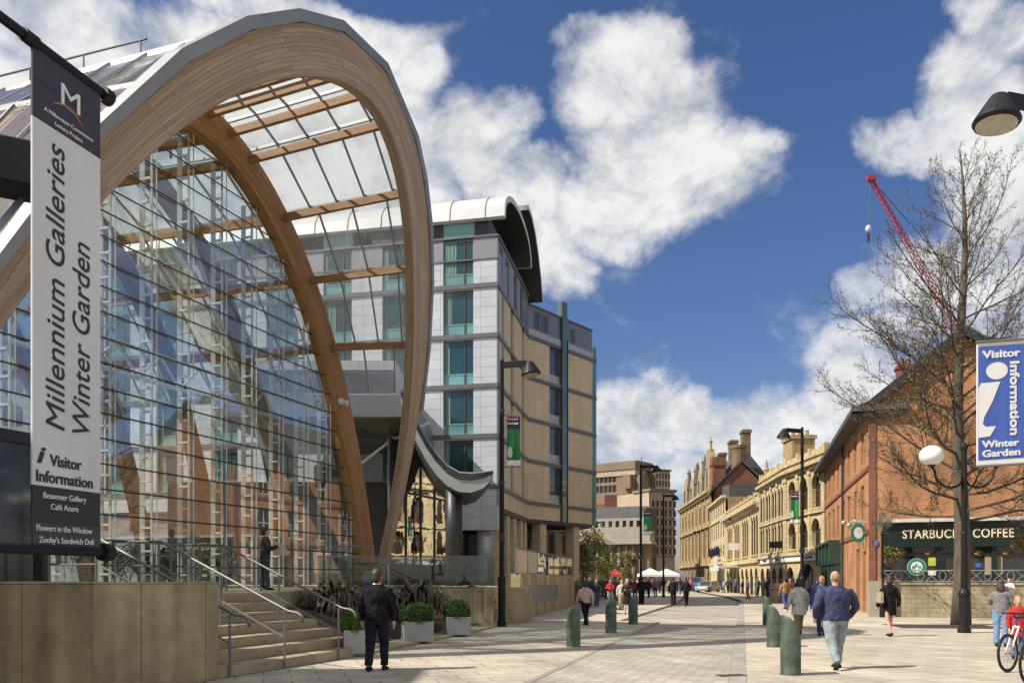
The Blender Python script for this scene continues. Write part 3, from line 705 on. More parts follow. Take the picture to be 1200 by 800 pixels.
# ------------------------------------------------------------------ terrace, steps, walls
def terrace():
    # the raised terrace the hall stands on
    SF = Vector((-4.84, 13.75)); SDW = Vector((WU.x, WU.y)); SN = Vector((WN.x, WN.y))          # foot of the steps, outward normal
    def sp(a, b): q = SF+SDW*a+SN*b; return (q.x, q.y)               # a along the street, b towards it
    poly = [sp(-9, -2.95), sp(5.4, -2.95), (-6.0, 28.62), (-.95, 28.62), (-.55, 36), (-3, 48), (-30, 48), (-40, 15), (-12, 2)]
    mb = MB(); mb.prism(poly, -.1, 1.335); tag(mb.build('terrace', M_step), kind='structure')
    # stone block beside the steps
    L = 2.5
    p = [sp(-L, 0), sp(0, 0), sp(0, -3.4), sp(-L, -3.4)]
    q = [sp(-L, 0), sp(-L, -9), sp(-L-.6, -9), sp(-L-.6, -1)]
    T = thing('stone_block_wall', 'tan stone clad block wall in the near left corner beside the steps', 'wall', (*sp(-1.4, -1.7), 0))
    mb = MB(); c = sp(-L/2, -2.2); ang = math.atan2(WU.y, WU.x)
    mb.box((c[0], c[1], .79), (L, 4.4, 1.58), ang); bevel(mb.build('wall_body', M_sand, T), .012)
    mb = MB(); c2 = sp(-L-.003, -8.4); mb.box((c2[0]+.4*.36, c2[1]+.4*.93, .785), (.8, 8.0, 1.57), ang); mb.build('wall_return', M_sand, T)
    mb = MB(); mb.box((c[0], c[1], 1.592), (L+.02, 4.42, .024), ang); mb.build('coping', M_sand, T)
    # steps: eight risers
    ST = thing('stone_steps', 'broad tan stone steps with steel handrails up to the terrace', 'steps', (*sp(2, -1), 0))
    N = 7; rs = 1.335/N; tr = .44
    for k in range(N):
        b0 = -.44*k*.98; mb = MB()
        far = 4.75
        c = sp(far/2, b0-(3.1+b0)/2-.0); dpt = 3.1+b0
        mb.box((c[0], c[1], rs*(k+.5)), (far-.004*k, dpt, rs-.0), ang); bevel(mb.build('step', M_step, ST), .015, 2)
    # kerb of the planting bed
    K0, K1 = Vector((-3.15, 18.0)), Vector((-.62, 27.9)); kd = (K1-K0).normalized(); kn = Vector((-kd.y, kd.x))
    kp = lambda a, b, z: (K0.x+kd.x*a+kn.x*b, K0.y+kd.y*a+kn.y*b, z)
    mb = MB(); mb.bar(kp(-.3, .45, .0), kp(10.1, .45, .0), .9, .14); tag(mb.build('bed_kerb', M_step, loc=kp(5, .4, 0)), 'low stone kerb shelf under the square planters', 'kerb stone')
    mb = MB(); mb.face([kp(.2, .85, .09), kp(10.2, .85, .09), (-.95, 28.35, .10), (-6.05, 28.35, .8), (*sp(5.4, -2.94), .95)])
    mb.face([kp(.2, .85, .09), (*sp(5.4, -2.94), .95), (*sp(4.8, -2.9), .95), (*sp(4.76, -.3), .12)])
    tag(mb.build('planting_bed', M_soil), kind='stuff')
    # handrails
    def rail(a, label, brise=1):
        T = thing('handrail', label, 'handrail', (*sp(a, -.2), 0), 'steel handrails on the steps'); mb = MB()
        z0, z1 = 1.0, 1.335+1.0
        pts = [(*sp(a, .42), z0-.14), (*sp(a, .40), z0-.02), (*sp(a, .30), z0+.03), (*sp(a, .1), z0+.06), (*sp(a, -2.9), z1+.05), (*sp(a, -4.1), z1+.07)]
        mb.tube(pts, .026, 8); mb.build('rail', M_rail, T, smooth=True)
        mb = MB(); mb.tube([(*sp(a, .0), z0-.42), (*sp(a, -2.9), z1-.42), (*sp(a, -4.1), z1-.42)], .016, 6); mb.build('lower_rail', M_rail, T)
        for b, zb, zt in ((.02, 0, z0+.06), (-1.45, .76, z0+.75), (-2.95, 1.33, z1+.05), (-4.1, 1.33, z1+.07)):
            mb = MB(); mb.bar((*sp(a, b), zb), (*sp(a, b), zt), .05, .03); mb.build('post', M_rail, T)
    rail(3.55, 'farthest steel handrail, running down beside the planting'); rail(1.75, 'middle steel handrail in the middle of the steps'); rail(.25, 'nearest steel handrail, behind the tan block wall')
    # guard rail on the terrace edge
    T = thing('guard_rail', 'flat topped steel guard rail on the terrace above the steps', 'railing', (*sp(2.5, -4.6), 1.335))
    a, b = P3(163, 618, 19.0), P3(265, 629, 22.0); a.z = b.z = 2.48
    mb = MB(); mb.bar(a, b, .06, .04); mb.build('rail', M_rail, T)
    mb = MB(); mb.bar(a-Vector((0, 0, .28)), b-Vector((0, 0, .28)), .03, .03); mb.bar(a-Vector((0, 0, .7)), b-Vector((0, 0, .7)), .03, .03); mb.build('lower_rail', M_rail, T)
    for k in range(4):
        p = a.lerp(b, k/3); mb = MB(); mb.bar((p.x, p.y, 1.33), p, .05, .05); mb.build('post', M_rail, T)
    # retaining wall under the balustrade
    T = thing('retaining_wall', 'tan stone retaining wall under the glass balustrade', 'wall', (-3.5, 28.4, 0))
    mb = MB(); mb.box((-3.5, 28.55, .665), (5.3, .3, 1.33)); mb.build('wall_body', M_sand, T)
    mb = MB(); mb.box((-.80, 28.5, .69), (.34, .5, 1.38)); bevel(mb.build('end_pier', M_sand, T), .01)
    # balustrade
    T = thing('glass_balustrade', 'frameless glass balustrade with thin steel top rail on the retaining wall', 'balustrade', (-3.7, 28.6, 1.33))
    x0, x1 = P3(372, 0, 28.6).x, P3(571, 0, 28.6).x; n = 4
    for k in range(n):
        a = x0+(x1-x0)*k/n; b = x0+(x1-x0)*(k+1)/n; mb = MB(); mb.box(((a+b)/2, 28.6, 1.86), (b-a-.015, .02, 1.06)); mb.build('glass_panel', G_bal, T)
    mb = MB(); mb.box(((x0+x1)/2, 28.6, 2.42), (x1-x0, .05, .05)); mb.build('top_rail', M_rail, T)
    T2 = thing('terrace_gate', 'square white metal frame gate standing behind the balustrade', 'gate', (-6, 29.8, 1.33)); mb = MB()
    for px in (376, 408, 436): 
        p = P3(px, 640, 29.8); mb.bar((p.x, 29.8, 1.33), (p.x, 29.8, 2.82), .06, .05)
    a, b = P3(376, 640, 29.8), P3(436, 640, 29.8); mb.bar((a.x, 29.8, 2.82), (b.x, 29.8, 2.82), .05, .06); mb.build('frame', M_rail, T2)
    q = P3(430, 679, 29.75); mb = MB(); mb.box((q.x, 29.7, 1.72), (.32, .03, .42)); mb.build('notice', mat('notice paper', (.35, .5, .75), .6), T2)
    # tan piers and ramp wall beyond the lamp
    T = thing('stone_pier', 'tan stone pier and panel right of the tall black lamp post', 'wall', tuple(G(600, 730)))
    a, b = G(590, 732), G(606, 730); mb = MB(); mb.box((-.02+.15, 31.2, .67), (.75, .8, 1.34)); mb.build('pier', M_sand, T)
    mb = MB(); f = FR((.5, 31.3), (.78, 33.0)); f.box(mb, 0, f.L, 0, 1.33, -.4, 0); mb.build('panel', M_sand, T)
    f = FR((.34, 33.4), (3.85, 51.4)); T = thing('ramp_wall', 'long buff stone wall with a dark vent panel below the hotel terrace', 'wall', (2, 42, 0))
    mb = MB(); f.box(mb, 0, f.L, 0, 1.86, -.4, 0); mb.build('wall_body', M_sand, T); mb = MB(); u0, _ = f.uz(617, 700); u1, _ = f.uz(654, 700); f.box(mb, u0, u1, .62, 1.38, -.02, .02); mb.build('vent_panel', M_hg, T)
    T = thing('parapet_balustrade', 'glass balustrade with pink and green printed panels on the long buff wall', 'balustrade', (2, 42, 1.86)); n = 7
    pm = [mat('printed panel pink', (.50, .26, .20), .4, var=.6, scale=1.3, col2=(.6, .52, .42)), mat('printed panel green', (.22, .30, .2), .4, var=.6, scale=1.2, col2=(.5, .47, .35)), G_bal]
    for k in range(n):
        mb = MB(); f.box(mb, f.L*k/n+.03, f.L*(k+1)/n-.03, 1.9, 2.86, -.2, -.17); mb.build('glass_panel', pm[0] if k == 0 else pm[1] if k == 1 else G_bal, T)
        mb = MB(); f.box(mb, f.L*k/n-.03, f.L*k/n+.03, 1.86, 2.9, -.22, -.15); mb.build('post', M_rail, T)
    mb = MB(); f.box(mb, 0, f.L, 2.88, 2.93, -.22, -.15); mb.build('top_rail', M_rail, T)
    return sp
sp = terrace()

# square planters with clipped box and straggling flax
def planter(px, py, w, label, sl, m):
    g = G(px, py, .07); g = g+Vector((g.x/g.y*.3, .3, 0)); T = thing('planter', label, 'planter', (g.x, g.y, .07)); mb = MB(); a = .28
    z0 = .07; h = .50
    for (x, y, sx, sy) in ((0, -w/2+.03, w, .06), (0, w/2-.03, w, .06), (-w/2+.03, 0, .06, w-.12), (w/2-.03, 0, .06, w-.12)):
        v = Matrix.Rotation(a, 3, 'Z') @ Vector((x, y, 0)); mb.box((g.x+v.x, g.y+v.y, z0+h/2), (sx, sy, h), a)
    mb.build('pot', M_pot, T); mb = MB(); mb.box((g.x, g.y, z0+h-.09), (w-.13, w-.13, .04), a); mb.build('soil', M_soil, T)
    mb = MB(); leafcloud(mb, (g.x, g.y, z0+h+.12), w*.62, w*.62, .38, 2600, .06, .75)
    leafcloud(mb, (g.x, g.y, z0+h+.12), w*.56, w*.56, .33, 900, .07, .3)
    tag(mb.build('box_shrub', m, loc=(g.x, g.y, z0+h-.05), fix=False), sl, 'shrub')
for px, py, w, l, sl, m in ((416, 766, .50, 'square grey planter nearest the steps', 'bright green clipped box ball in the planter nearest the steps', M_box), (489, 751, .72, 'square grey planter just right of the man in black', 'dark green box bush in the planter right of the man in black', M_box2),
        (535, 743, .68, 'square grey planter nearest the retaining wall end', 'dark green box bush in the planter nearest the retaining wall end', M_box2)):
    planter(px, py, w, l, sl, m)
for px, py, d, n, L, l in ((396, 712, 22.4, 300, 2.1, 'drooping dark flax clump beside the steps'), (446, 700, 24.5, 160, 1.8, 'drooping dark flax clump behind the man in black'), (488, 705, 25.0, 300, 2.1, 'drooping reddish flax clump against the retaining wall')):
    g = P3(px, py, d); strapplant('flax_plant', l, 'plant', (g.x, g.y, .55), n, L, M_phor, None, 1.9)

# ================================================================== HOTEL
random.seed(21)
def hotel():
    A = Vector((-.87, 50)); e0 = Vector((-.977, .212)).normalized()
    T = thing('hotel', 'modern hotel block with white panel front, buff stone flank and curved roofs', 'hotel', (-.87, 50, 0))
    f0 = FR((A.x+e0.x*27, A.y+e0.y*27), (A.x, A.y)); L = f0.L
    B = (1.18, 60.7); C = (6.45, 67.3); D = (5.4, 73.5)
    zs = [7.2, 10.25, 13.27, 16.29, 19.30]
    # --- white front
    wc = [f0.uz(537, 400)[0]-3.92*k for k in range(7)]; wins = []
    for u in wc:
        for i, z in enumerate(zs[:-1]): wins.append((u-.95, u+.95, z+.15, z+2.95-.1))
    w = MB(); wall_face(w, f0, 0, L, 6.05, 19.3, wins, .18)
    w.build('wall', M_hw, T, fix=False)['label'] = 'white panelled front wall'
    mb = MB()
    for z in zs: f0.box(mb, 0, L+.05, z-.13, z+.13, -.1, .09)
    mb.build('floor_band', M_band, T)
    def bay(fr, u0, u1, z0, z1, split=.70, rv=.17, pm=None, sp_=.62, cur=True):
        o = window(fr, (u0, u1, z0+sp_, z1), T, rv, pm or P_teal, M_frameg, 0, 0, .05)
        mb = MB(); us = u0+(u1-u0)*split; fr.box(mb, us-.03, us+.03, z0, z1, -rv, -rv+.06); mb.build('mullion', M_framed, o)
        mb = MB(); mb.face([fr.p(u0, z0, -rv), fr.p(u1, z0, -rv), fr.p(u1, z0+sp_, -rv), fr.p(u0, z0+sp_, -rv)]); mb.build('spandrel', P_tealL, o, fix=False)
        if cur:
            mb = MB()
            for k in range(random.choice((2, 3, 4, 5, 7))):
                a = u0+.06+(.1+random.random()*.02)*k; mb.face([fr.p(a, z0+sp_+.05, -rv+.006+.02*(k % 2)), fr.p(a+.11, z0+sp_+.05, -rv+.026-.02*(k % 2)), fr.p(a+.11, z1-.06, -rv+.026-.02*(k % 2)), fr.p(a, z1-.06, -rv+.006+.02*(k % 2))])
            mb.build('curtain', M_curt, o, fix=False)
    for (a, b, c, d) in wins: bay(f0, a, b, c, d)
    # top storey in grey with tall teal bays
    w = MB(); tops = [(u-.95, u+.95, 19.45, 23.3) for u in wc]
    wall_face(w, f0, 0, L, 19.3, 20.9, [(a, b, 19.3, 20.9) for a, b, c, d in tops], .1); w.build('wall', M_hw, T, fix=False)
    w = MB(); wall_face(w, f0, 0, L, 20.9, 22.2, [(a, b, 20.9, 22.2) for a, b, c, d in tops], .1)
    w.build('top_storey', mat('grey louvre', (.25, .25, .265), .4, metal=.3, stretch=(1, 1, 14)), T, fix=False)
    mb = MB(); f0.box(mb, 0, L+.05, 22.2, 22.32, -.1, .08); f0.box(mb, 0, L+.05, 20.85, 20.93, -.1, .05); mb.build('floor_band', M_band, T)
    mb = MB()
    for (a, b, c, d) in tops: f0.box(mb, a-.05, b+.05, 19.4, 23.4, -.6, -.12)
    mb.build('bay_box', M_frameg, T)
    for (a, b, c, d) in tops:
        bay(f0, a, b, 19.43, 22.1, rv=.10); MB().face([f0.p(a, 22.16, -.1), f0.p(b, 22.16, -.1), f0.p(b, 23.35, -.1), f0.p(a, 23.35, -.1)]).build('window', P_tealL, T, fix=False)
    # --- street flank
    f1 = FR((A.x, A.y), B); w = MB(); W1 = []
    for i, z in enumerate(zs[:-1]):
        W1 += [(1.2, 2.0, z+.3, z+2.8), (4.2, 5.2, z+.1, z+2.9), (8.3, 9.2, z+.1, z+2.9)]
    wall_face(w, f1, .01, f1.L, 6.05, 19.3, W1, .2); w.build('wall', M_hb, T, fix=False)
    for q in W1: window(f1, q, T, .2, P_blue, M_frameg, 0, 1, .06)
    mb = MB(); f1.box(mb, 0, .14, 6.05, 22.2, -.05, .03); mb.build('corner_trim', M_hg, T)
    W2 = [(.5, 1.6, 19.4, 21.9), (2.4, 3.6, 19.4, 21.9), (5.2, 6.4, 19.4, 22), (7.6, 8.8, 19.4, 22)]; w = MB(); wall_face(w, f1, .01, f1.L, 19.3, 22.2, W2, .15); w.build('top_storey', M_hg, T, fix=False)
    for q in W2: window(f1, q, T, .15, mat('blue glass', (.06, .13, .26), .06, spec=1, detail=2) if 'blue glass' not in MATS else MATS['blue glass'], M_frame, 0, 0, .08)
    # --- turned flank with stair tower
    f2 = FR(B, C); w = MB(); W3 = []; z4 = zs
    us = [f2.uz(p, 400)[0] for p in (644, 657, 684, 690)]
    for z in z4: W3 += [(us[0], us[1], z+.2, z+2.9)]
    wall_face(w, f2, 0, f2.L, 5.97, 19.3, W3[:4], .2); w.build('wall', M_hb, T, fix=False)
    for q in W3[:4]:
        o = window(f2, q, T, .2, P_blue, M_frameg, 0, 0, .06)
        mb = MB(); f2.box(mb, q[0], q[1], q[2], q[2]+.62, -.19, -.12); mb.build('spandrel', mat('pale panel', (.36, .37, .40), .5) if 'pale panel' not in MATS else MATS['pale panel'], o)
    mb = MB(); f2.box(mb, us[1], us[1]+.75, 6, 22.9, -.3, .10); mb.build('stair_glazing', P_gr, T)
    mb = MB(); f2.box(mb, us[1]-.03, us[1]+.05, 6, 22.9, .0, .16); f2.box(mb, us[1]+.72, us[1]+.8, 6, 20, 0, .16); mb.build('mullion', M_framed, T)
    w = MB(); wall_face(w, f2, 0, f2.L, 19.3, 21.6, [(.6, 1.5, 20, 21.4), (1.6, 2.5, 20, 21.4), (5.2, 6.1, 20, 21.2)], .15); w.build('top_storey', M_hg, T, fix=False)
    for q in [(.6, 1.5, 20, 21.4), (1.6, 2.5, 20, 21.4), (5.2, 6.1, 20, 21.2)]: window(f2, q, T, .15, P_blue, M_frame, 0, 0, .06)
    mb = MB(); f2.box(mb, 0, f2.L, 19.4, 19.9, -.1, .04); mb.build('spandrel', MATS['pale panel'], T)
    mb = MB()
    for f in (f1, f2):
        for z in zs: f.box(mb, 0, f.L, z-.13, z+.13, -.1, .09)
        f.box(mb, 0, f.L, 22.15 if f is f1 else 21.6, 22.3 if f is f1 else 21.72, -.2, .1)
    mb.build('floor_band', M_band, T)
    # round glazed end
    mb = MB(); cc = Vector((C[0]-.25, C[1]+.55)); mb.lathe((cc.x, cc.y, 0), [(.62, 5.97), (.62, 20.4)], 20); mb.build('glazed_turret', P_tealL, T, smooth=False)
    mb = MB()
    for z in zs: mb.lathe((cc.x, cc.y, 0), [(.70, z-.13), (.70, z+.13)], 20)
    for k in range(8):
        a = 2*math.pi*k/8; mb.box((cc.x+.63*math.cos(a), cc.y+.63*math.sin(a), 13.2), (.06, .06, 14.4), a)
    mb.build('turret_band', M_band, T)
    # body behind, roof
    poly = [f0.p(0, 0, -.25), f0.p(L, 0, -.25)]; poly = [(p.x, p.y) for p in poly]+[tuple(f1.p(f1.L, 0, -.25))[:2], tuple(f2.p(f2.L, 0, -.35))[:2], (4.6, 74), (-22, 80)]
    mb = MB(); mb.prism(poly, 6.06, 21.5); mb.build('rear_block', M_hg, T)
    mb = MB(); mb.prism([tuple(f0.p(0, 0, .01))[:2], tuple(f0.p(L, 0, .01))[:2], tuple(f1.p(f1.L, 0, .01))[:2], tuple(f2.p(f2.L, 0, .01))[:2], (4.6, 74), (-22, 80)], 5.75, 6.04); mb.build('soffit', M_soff, T)
    # barrel roof over the front: thin curved shell, open at the street end
    ex = -f0.e; up = Vector((0, 0, 1)); inn = -f0.n
    def shell(prof, start, along, length, th, name):
        mb = MB(); n = len(prof); out = [start+inn*a+up*z for a, z in prof]; nin = []
        for i in range(n):
            a = Vector(prof[max(0, i-1)]); b = Vector(prof[min(n-1, i+1)]); t = (b-a).normalized(); nin.append(out[i]+(inn*t.y-up*t.x)*th)
        for i in range(n-1):
            A_, B_ = out[i], out[i+1]; C_, D_ = nin[i], nin[i+1]; v = along*length
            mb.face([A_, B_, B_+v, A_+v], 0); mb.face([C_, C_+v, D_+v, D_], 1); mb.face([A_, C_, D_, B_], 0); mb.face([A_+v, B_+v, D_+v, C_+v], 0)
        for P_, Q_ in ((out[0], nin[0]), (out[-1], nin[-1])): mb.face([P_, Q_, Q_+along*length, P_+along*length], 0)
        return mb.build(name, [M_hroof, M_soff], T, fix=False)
    p0 = Vector((A.x, A.y, 0))+f0.e*.5+f0.n*.3
    prof = [(4.3-4.3*math.cos(t), 23.25+2.3*math.sin(t)**.8) for t in [math.pi*k/14 for k in range(15)]]
    shell(prof, p0, ex, 27, .35, 'barrel_roof')
    mb = MB()
    for k in range(12):
        for i in range(7):
            a, b = prof[i], prof[i+1]; q = p0+ex*(1.2+2.2*k); mb.bar(q+inn*a[0]+up*(a[1]+.02), q+inn*b[0]+up*(b[1]+.02), .05, .05)
    mb.build('roof_seams', M_zinc, T)
    # lower curved roof stepping down the street
    f1n = f1.e; pr2 = [(0, 26.0), (1.2, 26.55), (2.6, 26.5), (4.2, 25.9), (5.6, 24.9), (6.8, 23.6), (7.6, 22.2)]
    st = Vector((f1.p(4.6, 0, .9).x, f1.p(4.6, 0, .9).y, 0)); inn = Vector((f1n.x, f1n.y, 0)); shell(pr2, st, Vector((-.98, .19, 0)), 9, .3, 'curved_roof')
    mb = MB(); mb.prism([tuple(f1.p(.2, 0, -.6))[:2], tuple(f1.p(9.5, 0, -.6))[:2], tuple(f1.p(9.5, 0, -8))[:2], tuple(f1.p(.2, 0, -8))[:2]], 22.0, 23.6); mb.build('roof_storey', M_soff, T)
    # drum on the roof
    q = P3(672, 372, 70); mb = MB(); mb.lathe((q.x, q.y, 0), [(.9, 20), (.9, 22.6), (.7, 22.8)], 20); mb.build('roof_drum', M_zinc, T, smooth=False)
    # ground storey: piers and dark glass set back
    for f, us_ in ((f1, (1.6, 4.0, 6.4, 8.8, 10.5)), (f2, (2.0, 6.4))):
        for u in us_: mb = MB(); f.box(mb, u-.38, u+.38, 1.2, 5.76, -.9, -.1); mb.build('pier', M_hb, T)
    mb = MB(); f1.box(mb, .3, f1.L, 1.2, 5.76, -2.6, -2.4); f2.box(mb, -.5, f2.L, 1.2, 5.76, -2.6, -2.4); f0.box(mb, 10, L-.2, 1.2, 5.76, -2.6, -2.4); mb.build('ground_storey_glass', P_shop, T)
    mb = MB(); f2.box(mb, 3.2, 4.8, 1.4, 4.6, -2.38, -2.3); mb.build('warm_toned_doorway', P_warm, T)  # warm pane colour stands in for light from indoors
    mb = MB(); p = f0.p(L-1.0, 0, -.9); mb.lathe((p.x, p.y, 0), [(.55, 1.2), (.55, 5.76)], 18); mb.build('column', M_galv, T, smooth=True)
    mb = MB(); f0.box(mb, L-3.8, L+.0, 4.6, 6.05, -.6, .02); mb.build('fascia', M_hw, T)
    mb = MB(); mb.prism([(.2, 49), (1.3, 58), (6, 66), (4, 76), (-24, 80), (-28, 54)], -.1, 1.25); mb.build('plinth', M_hb, T)
hotel()

def link_building():
    T = thing('lobby_building', 'glazed lobby with flat white roof slab between the glass hall and the hotel', 'lobby', (-5, 42, 0))
    y = 40.0; x0, x1 = P3(400, 0, y).x-6, P3(483, 0, y).x
    z1 = EYE+(HY-461)/F*y; z0 = EYE+(HY-489)/F*y
    mb = MB(); mb.box(((x0+x1)/2, y+6, (z0+z1)/2), (x1-x0, 12, z1-z0)); bevel(mb.build('roof_slab', M_hg, T), .05)
    mb = MB(); mb.box(((x0+x1)/2-.3, y+6.2, z1+.9), (x1-x0-1.2, 11, 1.75)); mb.build('roof_box', M_hw, T)
    mb = MB(); mb.box(((x0+x1)/2-.3, y+.66, z1+.75), (x1-x0-1.4, .05, 1.1)); mb.build('roof_window', P_blue, T)
    # inverted pyramid soffit on a slender post with struts
    bx = P3(452, 0, y).x; zb = EYE+(HY-507)/F*y; s = 2.6
    mb = MB(); q = [(x1-.1, y+.1, z0), (x1-.1, y+6, z0), (bx-s, y+6, z0), (bx-s, y+.1, z0)]; ap = (bx, y+1.6, zb)
    for k in range(4): mb.face([q[k], q[(k+1) % 4], ap])
    mb.build('soffit', M_soff, T)
    mb = MB(); mb.tube([(bx, y+1.6, 1.3), (bx, y+1.6, zb+.1)], .14, 12); mb.build('post', M_white, T, smooth=True)
    for dx in (-2.3, 2.0):
        mb = MB(); mb.tube([(bx, y+1.6, zb-.1), (bx+dx, y+1.2, zb-2.0 if dx < 0 else z0)], .07, 8); mb.build('strut', M_white, T)
    # glass front mirroring the street, behind round columns
    fa = FR((-6.0, 41.0), (-6.0+8.2*WU.x, 41.0+8.2*WU.y)); h = EYE+(HY-558)/F*43
    n = 5
    for k in range(n):
        mb = MB(); mb.face([fa.p(fa.L*k/n, 1.3, 0), fa.p(fa.L*(k+1)/n-.04, 1.3, 0), fa.p(fa.L*(k+1)/n-.04, 9.2-k*.75, 0), fa.p(fa.L*k/n, 9.2-k*.75, 0)]); mb.build('glass_wall', G_mir, T, fix=False)
    mb = MB()
    for k in range(n+1): fa.box(mb, fa.L*k/n-.05, fa.L*k/n+.03, 1.3, 9.2-k*.75, -.05, .06)
    fa.box(mb, 0, fa.L, 1.25, 2.4, .0, .08); fa.box(mb, 0, fa.L, 6.0, 6.1, 0, .07); mb.build('mullions', M_dark, T)
    mb = MB(); mb.box((-13, 50, 4), (12, 8, 6)); mb.build('core_wall', M_soff, T)
    # sweeping entrance canopy: a hanging curve in section
    C = thing('entrance_canopy', 'sweeping grey curved canopy on round dark columns before the hotel door', 'canopy', (-3.5, 38, 0)); d = 37.5
    top = [(470, 455), (480, 474), (490, 495), (500, 514), (511, 530), (524, 544), (538, 552), (552, 553), (566, 552), (578, 551)]
    bot = [(470, 474), (480, 500), (490, 522), (500, 540), (511, 556), (524, 569), (538, 576), (552, 577), (566, 572), (578, 560)]
    t3 = [P3(x, y_, d) for x, y_ in top]; b3 = [P3(x, y_, d) for x, y_ in bot]; v = Vector((-.6, 6.5, 0)); mb = MB(); n = len(t3)
    for i in range(n-1):
        mb.face([t3[i], b3[i], b3[i+1], t3[i+1]], 0); mb.face([t3[i]+v, t3[i+1]+v, b3[i+1]+v, b3[i]+v], 0)
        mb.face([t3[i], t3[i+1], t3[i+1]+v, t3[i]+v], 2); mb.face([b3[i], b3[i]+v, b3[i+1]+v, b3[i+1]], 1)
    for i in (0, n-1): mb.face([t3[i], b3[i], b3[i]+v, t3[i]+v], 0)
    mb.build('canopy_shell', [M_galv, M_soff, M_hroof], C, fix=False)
    mb = MB()
    for o in (.12, .24, .36):
        mb.tube([t3[i].lerp(b3[i], o)+Vector((0, -.03, 0)) for i in range(n)], .035, 6)
    mb.build('edge_ribs', M_dark, C)
    for px, dd in ((532, 39.2),):
        p = P3(px, 600, dd); mb = MB(); mb.lathe((p.x, dd, 0), [(.40, 1.3), (.40, EYE+(HY-570)/F*dd if px == 535 else 6.6)], 20); mb.build('column', M_dark, C, smooth=True)
link_building()

